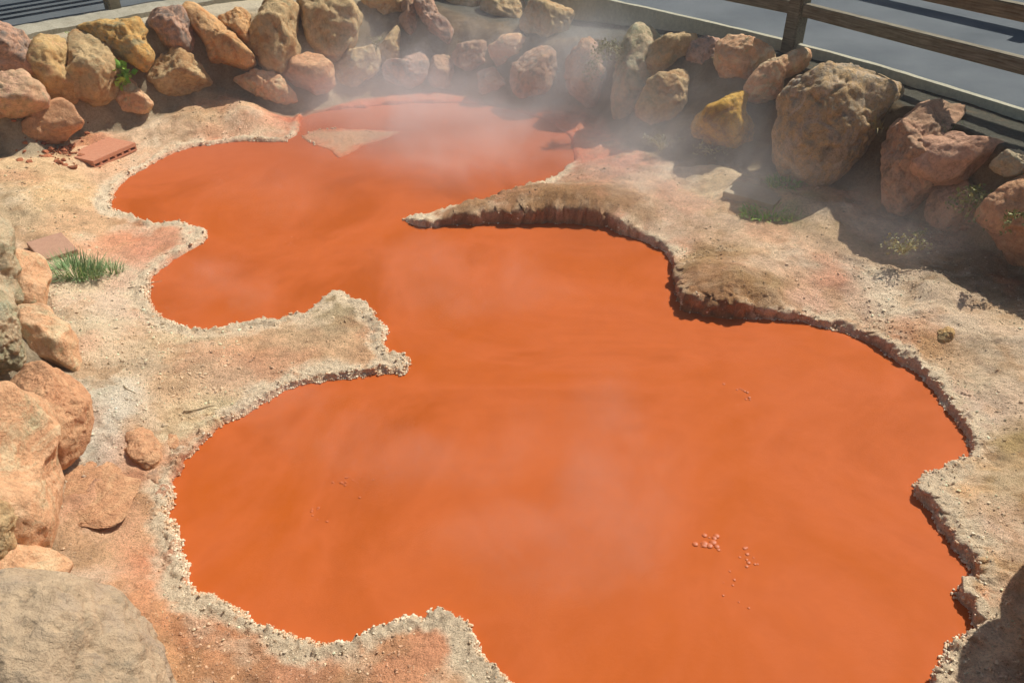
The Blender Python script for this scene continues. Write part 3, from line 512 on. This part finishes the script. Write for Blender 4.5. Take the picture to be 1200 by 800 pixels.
def place_poly(name, corners, z, thick, mat, label, cat, holes=0):
    if isinstance(z, str):
        mx, my = np.mean(corners, 0); z = float(z[1:]) + zat(*(CAM + ray(mx, my) * hit(mx, my))[:2])
    c = [P(px, py, z) for px, py in corners]; cen = sum(c) / 4
    ex = c[1] - c[0]; Lx = (np.linalg.norm(c[1] - c[0]) + np.linalg.norm(c[2] - c[3])) / 2; Ly = (np.linalg.norm(c[3] - c[0]) + np.linalg.norm(c[2] - c[1])) / 2
    yaw = math.atan2(ex[1], ex[0])
    bm = bmesh.new()
    if holes:     # body over a row of teeth: the open cells show as notches along the long side
        box_bm(bm, -Lx / 2, Lx / 2, -Ly / 2, Ly / 2, -thick * .45, 0)
        n = holes; w = Lx / n
        for k in range(n + 1):
            x = -Lx / 2 + k * w; x0 = max(-Lx / 2, x - w * .17); x1 = min(Lx / 2, x + w * .17)
            box_bm(bm, x0, x1, -Ly / 2 + .003, Ly / 2 - .003, -thick * .8, -thick * .45 + .002)
        box_bm(bm, -Lx / 2 + .001, Lx / 2 - .001, -Ly / 2 + .001, Ly / 2 - .001, -thick, -thick * .8 + .002)
    else: box_bm(bm, -Lx / 2, Lx / 2, -Ly / 2, Ly / 2, -thick, 0)
    o = obm(name, bm, mat, bev=.002 if holes else .003); o.location = cen; o.rotation_euler = (0, 0, yaw); tag(o, label, cat); return o
place_poly('brick', [(101,192),(153,169),(137,160),(80,178)], 'g.035', .07, BR, 'perforated orange red brick lying near the upper left shore', 'brick', 6)
place_poly('slab', [(846,224),(905,240),(922,228),(868,210)], 'g.02', .05, BR3, 'hazy grey tan flat slab lying by the green weeds on the far bank', 'slab')
place_poly('tile', [(55,303),(97,290),(62,272),(28,288)], 'g.02', .04, BR2, 'dusty pinkish flat tile behind the green grass tuft', 'tile')
# ------------------------------------------------------------------ plants
def leaf_mat(name, c1, c2):
    m, nt, b = newmat(name); g = N(nt, 'ShaderNodeNewGeometry'); r = ramp(nt, g.outputs['Random Per Island'], [(0, tuple(lin(c1) * .9)), (1, tuple(lin(c2) * .9))])
    nt.links.new(r.outputs[0], b.inputs['Base Color']); b.inputs['Roughness'].default_value = .6; b.inputs['Specular IOR Level'].default_value = .25; return m
TUFT = leaf_mat('tuft_green', (105,140,85), (185,205,145)); GREEN = leaf_mat('grass_green', (70,105,55), (150,175,105)); DRY = leaf_mat('dry_straw', (150,135,85), (200,185,130)); OLIVE = leaf_mat('olive_leaf', (110,115,60), (170,165,95)); BRIGHT = leaf_mat('fresh_leaf', (90,150,50), (185,215,95))
def blades(n, rad, h, w, spread=1.0, seg=4, droop=.6, rs=None, dirbias=None):
    V = []; Fs = []
    for i in range(n):
        a = rs.uniform(0, 6.28); r0 = rad * math.sqrt(rs.uniform()); b0 = np.array([math.cos(a) * r0, math.sin(a) * r0 * .6, 0])
        a2 = a + rs.normal() * .5; lean = rs.uniform(.1, 1) * spread; L = h * rs.uniform(.45, 1.1)
        d = np.array([math.cos(a2) * lean, math.sin(a2) * lean, 1.0]); 
        if dirbias is not None: d = d + dirbias
        d /= np.linalg.norm(d); side = np.cross(d, [0, 0, 1.0]); side /= (np.linalg.norm(side) + 1e-6)
        base = len(V)
        p = b0.copy()
        for k in range(seg + 1):
            t = k / seg; ww = w * (1 - t) ** .7 * .5 + .0002
            V.append(p - side * ww); V.append(p + side * ww)
            d2 = d + np.array([0, 0, -droop * t * lean * 1.3]); d2 /= np.linalg.norm(d2); p = p + d2 * L / seg
        for k in range(seg): Fs.append((base + 2 * k, base + 2 * k + 1, base + 2 * k + 3, base + 2 * k + 2))
    return np.array(V), np.array(Fs)
def tuft(name, px, py, z, n, rad, h, w, mat, label, cat='grass', seed=0, **kw):
    p = CAM + ray(px, py) * hit(px, py) - np.array([0, 0, .005]); rs = np.random.default_rng(seed)
    V, Fs = blades(n, rad, h, w, rs=rs, **kw)
    o = mesh_np(name, V, Fs, mat, True); o.location = [float(v) for v in p]; return tag(o, label, cat)
tuft('grass_tuft', 90, 322, .13, 520, .17, .16, .007, TUFT, 'spiky green grass tuft in front of the dusty tile', seed=1, spread=1.3)
tuft('grass_tuft', 128, 318, .11, 110, .09, .10, .006, TUFT, 'low green grass spreading right of the spiky tuft', seed=2, spread=1.5)
tuft('grass_tuft', 1035, 148, .72, 120, .12, .16, .006, DRY, 'dry grass tuft hanging by the right shoulder of the weathered boulder', seed=3, spread=1.5)
tuft('grass_tuft', 1110, 158, .74, 120, .12, .09, .006, GREEN, 'short green grass on top of the shadowed brown stone', seed=4, spread=1.5)
tuft('grass_tuft', 925, 215, .2, 380, .18, .07, .008, BRIGHT, 'bright low grass at the foot of the weathered boulder', seed=5, spread=1.8)
tuft('grass_tuft', 905, 250, .15, 480, .22, .07, .008, BRIGHT, 'bright low grass patch in front of the hazy slab', seed=6, spread=1.8)
def leafy(name, px, py, z, n, rad, h, ls, mat, label, cat='plant', seed=0, hang=0.0, stems=6):
    p = P(px, py, z); rs = np.random.default_rng(seed + 50); V = []; Fs = []; SV = []; SF = []
    for sidx in range(stems):
        a = rs.uniform(0, 6.28); tip = np.array([math.cos(a) * rad, math.sin(a) * rad * .6, h * rs.uniform(.5, 1) * (1 if not hang else -1)])
        if hang: tip[1] -= abs(hang) * rs.uniform(.3, 1)
        pr = None
        for k in range(6):
            t = k / 5; c = tip * t + np.array([0, 0, h * .3 * math.sin(t * 3.1)]); b0 = len(SV)
            for q in range(4): SV.append(c + np.array([math.cos(q * 1.57), math.sin(q * 1.57), 0]) * .003 * (1.3 - t))
            if pr is not None:
                for q in range(4): SF.append((pr + q, pr + (q + 1) % 4, b0 + (q + 1) % 4, b0 + q))
            pr = b0
        for k in range(n // stems):
            t = rs.uniform(.15, 1.05); c = tip * t + np.array([0, 0, h * .3 * math.sin(min(t, 1) * 3.1)]) + rs.normal(size=3) * rad * .13
            d = rs.normal(size=3) + np.array([0, -.3, .5]); d /= np.linalg.norm(d); sd = np.cross(d, rs.normal(size=3)); sd /= np.linalg.norm(sd)
            nn = np.cross(d, sd); L = ls * rs.uniform(.6, 1.3); b0 = len(V)
            V += [c, c + d * L * .45 + sd * L * .28 + nn * L * .05, c + d * L, c + d * L * .45 - sd * L * .28 + nn * L * .05]; Fs.append((b0, b0 + 1, b0 + 2, b0 + 3))
    root = empty(name, p, label, cat)
    mesh_np('leaves', np.array(V), np.array(Fs), mat, False, parent=root)
    mesh_np('stems', np.array(SV), np.array(SF), DRY, True, parent=root)
    return root
leafy('leafy_plant', 143, 108, .38, 60, .10, .22, .085, BRIGHT, 'fresh green leafy plant growing from a gap between wall stones', seed=1)
leafy('hanging_shrub', 712, 55, .74, 900, .22, .30, .022, leaf_mat('dusty_leaf', (125,125,90), (185,180,135)), 'dusty dry shrub hanging over the wall in the steam', 'shrub', seed=2, hang=.16, stems=16)
leafy('weed', 441, 62, .4, 120, .07, .16, .022, OLIVE, 'thin dry weeds between the hazy brown stone and the pointed stone', seed=3, stems=7)
leafy('weed', 1058, 298, .2, 260, .14, .12, .022, leaf_mat('pale_weed', (150,145,90), (205,195,140)), 'pale scrubby weed where the sunlight meets the wall shadow', seed=4, stems=14)
leafy('weed', 1075, 284, .2, 60, .05, .11, .022, OLIVE, 'small lit weed inside the wall shadow', seed=5, stems=5)
leafy('shrub', 1140, 225, .55, 420, .16, .16, .028, OLIVE, 'olive scrubby plant hanging below the salmon flat stone', 'shrub', seed=6, hang=.1, stems=12)
leafy('weed', 775, 176, .18, 220, .16, .12, .02, leaf_mat('grey_weed', (135,135,95), (180,170,130)), 'grey dry weeds under the blunt tan stone', seed=7, stems=12)
leafy('weed', 835, 182, .2, 160, .16, .08, .02, DRY, 'straw coloured weeds under the golden stone', seed=8, stems=10)
leafy('shrub', 1190, 250, .6, 120, .08, .1, .03, OLIVE, 'few yellowish leaves clinging to the round rusty boulder', 'shrub', seed=9, hang=.08, stems=5)
leafy('weed', 80, 47, .74, 50, .04, .07, .02, BRIGHT, 'tiny green weed in the mortar between two ochre stones', seed=10, stems=4)
# twigs
TW = simple_mat('dry_twig', (120,95,70), (190,165,125), 40)
def twig(p0, p1, r, label):
    a = P(*p0); b2 = P(*p1); bm = bmesh.new(); n = 7; pr = None; d = b2 - a; sd = np.cross(d, [0, 0, 1]); sd /= np.linalg.norm(sd)
    for k in range(n):
        t = k / (n - 1); c = a + d * t + sd * math.sin(t * 5) * r * 2 + np.array([0, 0, r * 1.5]); ring = [bm.verts.new(c - a + (sd * math.cos(q) + np.array([0, 0, 1]) * math.sin(q)) * r * (1.2 - .6 * t)) for q in (0, 1.26, 2.5, 3.77, 5.03)]
        if pr:
            for q in range(5): bm.faces.new((pr[q], pr[(q + 1) % 5], ring[(q + 1) % 5], ring[q]))
        else: bm.faces.new(ring[::-1])
        pr = ring
    bm.faces.new(pr); o = obm('twig', bm, TW, smooth=True); o.location = a; tag(o, label, 'twig')
def gz_(px, py): 
    z = .1
    for _ in range(4): p = P(px, py, z); z = zat(p[0], p[1])
    return (px, py, z)
twig(gz_(145,452), gz_(158,462), .0025, 'short dark twig on the bank right of the terracotta boulder')
twig(gz_(215,483), gz_(252,476), .003, 'pale straight twig near the middle left shore')
twig(gz_(150,338), gz_(190,330), .0025, 'thin twig on the pink soil right of the grass tuft')
twig(gz_(178,243), gz_(160,238), .003, 'tiny twig on the gravel above the small left cape') if False else None
# ------------------------------------------------------------------ bubbles
def bubbles(px, py, n, spread, r, label, seed):
    n = n * 2; r = r * .75; spread = spread * .7
    rs = np.random.default_rng(seed); V, Fc = ico(3); p = P(px, py, 0); VV = []; FF = []
    for i in range(n):
        c = rs.normal(size=2) * spread; rad = r * rs.uniform(.3, 1.0); VV.append(V * rad * np.array([1, 1, .32]) + np.array([c[0] + p[0], c[1] * 1.2 + p[1], .001])); FF.append(Fc + i * len(V))
    o = mesh_np('bubbles', np.concatenate(VV), np.concatenate(FF), BUB, True, loc=p); tag(o, label, kind='stuff')
m, nt, b = newmat('bubble_film'); b.inputs['Base Color'].default_value = (*(lin((210,106,48)) * .78), 1); b.inputs['Roughness'].default_value = .5; b.inputs['Specular IOR Level'].default_value = .4; BUB = m
for i, (px, py, n, sp, r, lb) in enumerate([(830,636,9,.035,.022,'cluster of boiling bubbles in the right middle of the pool'),(882,661,6,.05,.013,'small bubbles right of the main boiling cluster'),(875,462,5,.06,.013,'faint bubbles in the upper right of the pool'),(408,563,6,.05,.01,'line of small bubbles in the left of the lower basin'),(370,598,4,.04,.009,'few bubbles low in the left basin'),(345,283,5,.05,.01,'bubbles near the neck between the basins'),(255,212,5,.06,.008,'tiny bubbles in the upper left basin'),(860,690,3,.08,.008,'stray bubbles below the boiling cluster')]):
    bubbles(px, py, n, sp, r, lb, i)
# ------------------------------------------------------------------ road, ledge, kerb
def strip(name, inner, outer, mat, kind='structure', label=None):
    n = len(inner); V = np.concatenate([inner, outer]); Fs = np.array([(i, i + 1, n + i + 1, n + i) for i in range(n - 1)])
    o = mesh_np(name, V, Fs, mat, False); tag(o, label, kind=kind); return o
m, nt, b = newmat('asphalt'); g = N(nt, 'ShaderNodeNewGeometry'); n1 = noise(nt, 160, 3, .7, g.outputs['Position']); n2 = noise(nt, 1.3, 5, .6, g.outputs['Position'])
c = mix(nt, .9, ramp(nt, n2.outputs[0], [(.3, tuple(lin((92,99,104)) * .8)), (.7, tuple(lin((116,122,125)) * .8))]).outputs[0], ramp(nt, n1.outputs[0], [(.3, (.7, .7, .7)), (.7, (1.15, 1.15, 1.15))]).outputs[0], 'MULTIPLY')
nt.links.new(c, b.inputs['Base Color']); b.inputs['Roughness'].default_value = .9; b.inputs['Specular IOR Level'].default_value = .2; nt.links.new(bump(nt, n1.outputs[0], .6, .004), b.inputs['Normal']); ASPH = m
CEN = np.array([-.3, 4.6])
fl = catmull(np.array(list(reversed(FENCE_L)))[:], 3, False); fr = catmull(np.array(list(reversed(FENCE_R))), 3, False)
line = np.concatenate([fl[:-1], fr])
def off(line, d):          # offset outwards from the pool
    t = np.gradient(line, axis=0); t /= np.linalg.norm(t, axis=1)[:, None]; n = np.stack([-t[:, 1], t[:, 0]], -1)
    return line + n * d
def z3(a, z): return np.concatenate([a, np.full((len(a), 1), z)], 1)
outer = CEN + (line - CEN) * 14
strip('road', z3(line, .85), z3(outer, .85), ASPH, label='grey asphalt path beyond the timber fence')
# ledge: pale concrete band behind the left stones; kerb: low concrete edge under the right fence
m, nt, b = newmat('concrete'); g = N(nt, 'ShaderNodeNewGeometry'); n1 = noise(nt, 60, 6, .75, g.outputs['Position']); n2 = noise(nt, 5, 6, .7, g.outputs['Position'])
c = mix(nt, .8, ramp(nt, n2.outputs[0], [(.3, tuple(lin((165,158,138)) * .85)), (.7, tuple(lin((195,188,168)) * .85))]).outputs[0], ramp(nt, n1.outputs[0], [(.32, (.6, .58, .55)), (.6, (1.05, 1.05, 1.05))]).outputs[0], 'MULTIPLY')
nt.links.new(c, b.inputs['Base Color']); b.inputs['Roughness'].default_value = .92; b.inputs['Specular IOR Level'].default_value = .15; nt.links.new(bump(nt, n1.outputs[0], .6, .006), b.inputs['Normal']); CONC = m
def profile(name, line, pts, mat, label, jag=0):      # extrude a cross-section (offset, z) along a line
    L = catmull(line, 6, False); rows = []
    for d, z in pts:
        r = off(L, d); r = r + jag * fbm(r[:, 0] * 6, r[:, 1] * 6, s=9)[:, None]; zz = z + jag * .3 * fbm(r[:, 0] * 9, r[:, 1] * 9, s=19); rows.append(np.concatenate([r, zz[:, None]], 1))
    n = len(L); V = np.concatenate(rows); Fs = [(k * n + i, k * n + i + 1, (k + 1) * n + i + 1, (k + 1) * n + i) for k in range(len(pts) - 1) for i in range(n - 1)]
    o = mesh_np(name, V, np.array(Fs), mat, False); tag(o, label, kind='structure'); return o
profile('ledge', fl, [(-.34, .45), (-.33, .842), (-.02, .862), (.0, .83)], CONC, 'pale rough concrete ledge between stones and path', .03)
profile('kerb', fr, [(-.012, .45), (-.008, .866), (.022, .872), (.03, .83)], simple_mat('kerb_concrete', (185,180,155), (215,208,180), 30), 'low weathered concrete kerb under the right fence', .014)
# ------------------------------------------------------------------ fences
def wood_mat(name, c1, c2):
    m, nt, b = newmat(name); g = N(nt, 'ShaderNodeTexCoord'); mp = N(nt, 'ShaderNodeMapping'); mp.inputs['Scale'].default_value = (1.5, 25, 25); nt.links.new(g.outputs['Object'], mp.inputs[0])
    n = noise(nt, 3, 6, .7, mp.outputs[0], dist=.4); n2 = noise(nt, 6, 5, .7, g.outputs['Object'])
    c = mix(nt, .6, ramp(nt, n.outputs[0], [(.3, tuple(lin(c1) * .85)), (.65, tuple(lin(c2) * .85))]).outputs[0], ramp(nt, n2.outputs[0], [(.3, (.6, .58, .55)), (.6, (1.1, 1.1, 1.1))]).outputs[0], 'MULTIPLY')
    nt.links.new(c, b.inputs['Base Color']); b.inputs['Roughness'].default_value = .85; b.inputs['Specular IOR Level'].default_value = .2; nt.links.new(bump(nt, n.outputs[0], .5, .004), b.inputs['Normal']); return m
WOOD = wood_mat('weathered_timber', (100,90,74), (158,150,128))
def rail(a, b, z, h, w, parent, name='rail'):
    a = np.array(a); b = np.array(b); d = b - a; L = np.linalg.norm(d); bm = bmesh.new(); box_bm(bm, -L / 2 + .002, L / 2 - .002, -w / 2, w / 2, -h / 2, h / 2)
    o = obm(name, bm, WOOD, parent, bev=.008); c = (a + b) / 2; o.location = (c[0], c[1], z); o.rotation_euler = (0, 0, math.atan2(d[1], d[0])); return o
def post(p, z0, z1, s, yaw, parent):
    bm = bmesh.new(); box_bm(bm, -s / 2, s / 2, -s / 2, s / 2, z0, z1); o = obm('post', bm, WOOD, parent, bev=.01); o.location = (p[0], p[1], 0); o.rotation_euler = (0, 0, yaw); return o
def fence(pts, label, rails, s=.13, last=True):
    root = empty('fence', (0, 0, 0), label, 'fence'); 
    for i, p in enumerate(pts if last else pts[:-1]):
        q = np.array(pts[min(i + 1, len(pts) - 1)]) - np.array(pts[max(i - 1, 0)]); post(p, .78, 1.56, s, math.atan2(q[1], q[0]), root)
    for a, b in zip(pts[:-1], pts[1:]):
        for z, h, w in rails:
            a_, b_ = np.array(a), np.array(b); d = (b_ - a_) / np.linalg.norm(b_ - a_); rail(a_ + d * s / 2, b_ - d * s / 2, z, h, w, root)
    return root
fence([FENCE_R[1] + (FENCE_R[1] - FENCE_R[2]) * .45, FENCE_R[2], FENCE_R[2] + (FENCE_R[3] - FENCE_R[2]) * .6], 'weathered timber rail fence above the stones on the right', [(1.14, .10, .08), (1.45, .10, .08)], last=False)
fence([FENCE_L[2], FENCE_L[3], FENCE_L[4] + (FENCE_L[4] - FENCE_L[3]) * 2.2], 'timber fence behind the upper left stones, only one post foot in view', [(1.22, .10, .08), (1.5, .10, .08)], .12)
# unseen rail added across the path, made wide to lay a shade band on the asphalt
e0 = np.array(FENCE_R[1]); e1 = np.array(FENCE_R[2]); dn = (e1 - e0) / np.linalg.norm(e1 - e0); nn = np.array([dn[1], -dn[0]]); nn = nn if nn[0] > 0 else -nn
fence([e0 + nn * 2.3 - dn * 1.5, e0 + nn * 2.3 + dn * 1.2, e1 + nn * 2.3 + dn * 2.2], 'unseen timber rail added across the path to shade the asphalt', [(1.25, .26, .08)])
# slatted rack added out of view so its shadow stripes the asphalt at upper left
u = (FENCE_L[3] - FENCE_L[4]); u = u / np.linalg.norm(u); v = np.array([-u[1], u[0]]); c0 = P(40, 12, .85)[:2] + np.array([.65, .76]) * .42 * 1.07
shade_rack = empty('shade_rack', (c0[0], c0[1], .85), 'unseen timber slats added beyond the upper left corner to cast shadow stripes', 'shade_rack')
shade_rack.rotation_euler = (0, 0, math.atan2(u[1], u[0]))
for k in range(4):
    bm = bmesh.new(); box_bm(bm, -1.5, .85, -.05 + k * .19 - .2, .05 + k * .19 - .2, .39, .43); obm('slat', bm, WOOD, shade_rack, bev=.004)
for sx in (-1.35, .74):
    bm = bmesh.new(); box_bm(bm, sx - .04, sx + .04, -.22, .4, .32, .388); box_bm(bm, sx - .035, sx + .035, -.2, -.13, 0, .322); box_bm(bm, sx - .035, sx + .035, .3, .37, 0, .322); obm('leg', bm, WOOD, shade_rack)
# ------------------------------------------------------------------ steam
def steam(name, x0, x1, y0, y1, z0, z1, blobs, base, label, scale=1.8, zf=1.0):
    bm = bmesh.new(); box_bm(bm, x0, x1, y0, y1, z0, z1)
    m = bpy.data.materials.new(name + '_vapour'); m.use_nodes = True; nt = m.node_tree; nt.nodes.clear()
    out = N(nt, 'ShaderNodeOutputMaterial'); vs = N(nt, 'ShaderNodeVolumeScatter'); nt.links.new(vs.outputs[0], out.inputs['Volume']); vs.inputs['Color'].default_value = (1, .975, .955, 1); vs.inputs['Anisotropy'].default_value = .25
    g = N(nt, 'ShaderNodeNewGeometry'); pos = g.outputs['Position']
    tot = None
    wn = noise(nt, 1.1, 3, .5, pos); sub = N(nt, 'ShaderNodeVectorMath', operation='SUBTRACT'); nt.links.new(wn.outputs['Color'], sub.inputs[0]); sub.inputs[1].default_value = (.5, .5, .5)
    sc = N(nt, 'ShaderNodeVectorMath', operation='SCALE'); nt.links.new(sub.outputs[0], sc.inputs[0]); sc.inputs['Scale'].default_value = 1.0
    ad = N(nt, 'ShaderNodeVectorMath', operation='ADD'); nt.links.new(pos, ad.inputs[0]); nt.links.new(sc.outputs[0], ad.inputs[1])
    for (bx, by, bz, rx, ry, rz, amp) in blobs:
        mp = N(nt, 'ShaderNodeVectorMath', operation='SUBTRACT'); nt.links.new(ad.outputs[0], mp.inputs[0]); mp.inputs[1].default_value = (bx, by, bz)
        dv = N(nt, 'ShaderNodeVectorMath', operation='DIVIDE'); nt.links.new(mp.outputs[0], dv.inputs[0]); dv.inputs[1].default_value = (rx, ry, rz)
        ln = N(nt, 'ShaderNodeVectorMath', operation='LENGTH'); nt.links.new(dv.outputs[0], ln.inputs[0])
        mr = N(nt, 'ShaderNodeMapRange', interpolation_type='SMOOTHERSTEP'); nt.links.new(ln.outputs['Value'], mr.inputs[0]); mr.inputs[1].default_value = 1; mr.inputs[2].default_value = 0; mr.inputs[3].default_value = 0; mr.inputs[4].default_value = amp
        if tot is None: tot = mr.outputs[0]
        else:
            a = N(nt, 'ShaderNodeMath', operation='ADD'); nt.links.new(tot, a.inputs[0]); nt.links.new(mr.outputs[0], a.inputs[1]); tot = a.outputs[0]
    n = noise(nt, scale, 4, .55, pos, dist=.6); r = N(nt, 'ShaderNodeMapRange'); nt.links.new(n.outputs[0], r.inputs[0]); r.inputs[1].default_value = .40; r.inputs[2].default_value = .64; r.inputs[3].default_value = .38; r.inputs[4].default_value = 1.6
    mu = N(nt, 'ShaderNodeMath', operation='MULTIPLY'); nt.links.new(tot, mu.inputs[0]); nt.links.new(r.outputs[0], mu.inputs[1])
    a = N(nt, 'ShaderNodeMath', operation='ADD'); nt.links.new(mu.outputs[0], a.inputs[0]); a.inputs[1].default_value = base
    nt.links.new(a.outputs[0], vs.inputs['Density'])
    o = obm(name, bm, m); tag(o, label, kind='stuff'); return o
def bl(px, py, z, rx, ry, rz, amp): p = P(px, py, z); return (p[0], p[1], z, rx, ry, rz, amp)
steam('steam', -3.6, 3.2, 1.2, 9.2, .03, 1.5, [
    bl(540, 90, .4, 2.0, 1.1, .9, .5), bl(660, 80, .4, 1.6, .9, .9, .6), bl(470, 150, .25, 1.4, 1.0, .6, .42), bl(570, 170, .25, 1.5, 1.0, .6, .5), bl(700, 130, .35, 1.0, .9, .8, .5), bl(820, 200, .3, 1.4, 1.1, .7, .62), bl(860, 140, .4, 1.3, .8, .7, .35), bl(980, 260, .3, .9, .9, .5, .22),
    bl(1080, 250, .4, .8, .7, .5, .15), bl(720, 560, .15, .35, .8, .3, .45), bl(600, 645, .12, .75, .4, .25, .6), bl(500, 510, .15, .9, .35, .25, .6), bl(360, 485, .12, .7, .35, .2, .5), bl(230, 335, .12, .6, .6, .25, .6), bl(540, 330, .15, 1.0, .6, .3, .4), bl(340, 230, .15, 1.0, .5, .3, .18), bl(440, 112, .25, 1.9, .9, .6, .6), bl(760, 60, .5, 1.6, .9, .7, .35)], .008,
    'thin grey white steam drifting off the hot water, thickest by the back wall')
# ------------------------------------------------------------------ camera, light, world
cam = bpy.data.cameras.new('camera'); co_ = bpy.data.objects.new('camera', cam); C.objects.link(co_)
co_.location = (0, 0, CAMZ); co_.rotation_euler = (math.radians(90) - PITCH, 0, 0); cam.sensor_width = 36; cam.lens = 36 * F / 1200; cam.clip_end = 500; cam.clip_start = .05
sc = bpy.context.scene; sc.camera = co_
AZX, AZY, EL = .71, .70, math.radians(50)        # towards the sun
sd = np.array([AZX, AZY, 0]); sd /= np.linalg.norm(sd); sd = sd * math.cos(EL); sd[2] = math.sin(EL)
from mathutils import Vector
sun = bpy.data.lights.new('sun', 'SUN'); so = bpy.data.objects.new('sun', sun); C.objects.link(so); sun.energy = 4.9; sun.angle = math.radians(.55); sun.color = (1, .965, .89)
so.rotation_euler = Vector((-sd[0], -sd[1], -sd[2])).to_track_quat('-Z', 'Y').to_euler()
w = bpy.data.worlds.new('World'); sc.world = w; w.use_nodes = True; nt = w.node_tree
sky = nt.nodes.new('ShaderNodeTexSky'); sky.sky_type = 'NISHITA'; sky.sun_disc = False; sky.sun_elevation = EL; sky.sun_rotation = math.atan2(AZX, AZY); sky.air_density = 1.2; sky.dust_density = 2.0
nt.links.new(sky.outputs[0], nt.nodes['Background'].inputs[0]); nt.nodes['Background'].inputs[1].default_value = .072
sc.view_settings.view_transform = 'Standard'; sc.view_settings.look = 'None'; sc.view_settings.exposure = 0
sc.cycles.adaptive_threshold = .035; sc.cycles.volume_step_rate = 3.0; sc.cycles.volume_max_steps = 64; sc.cycles.volume_bounces = 1; sc.cycles.max_bounces = 6; sc.cycles.use_denoising = True
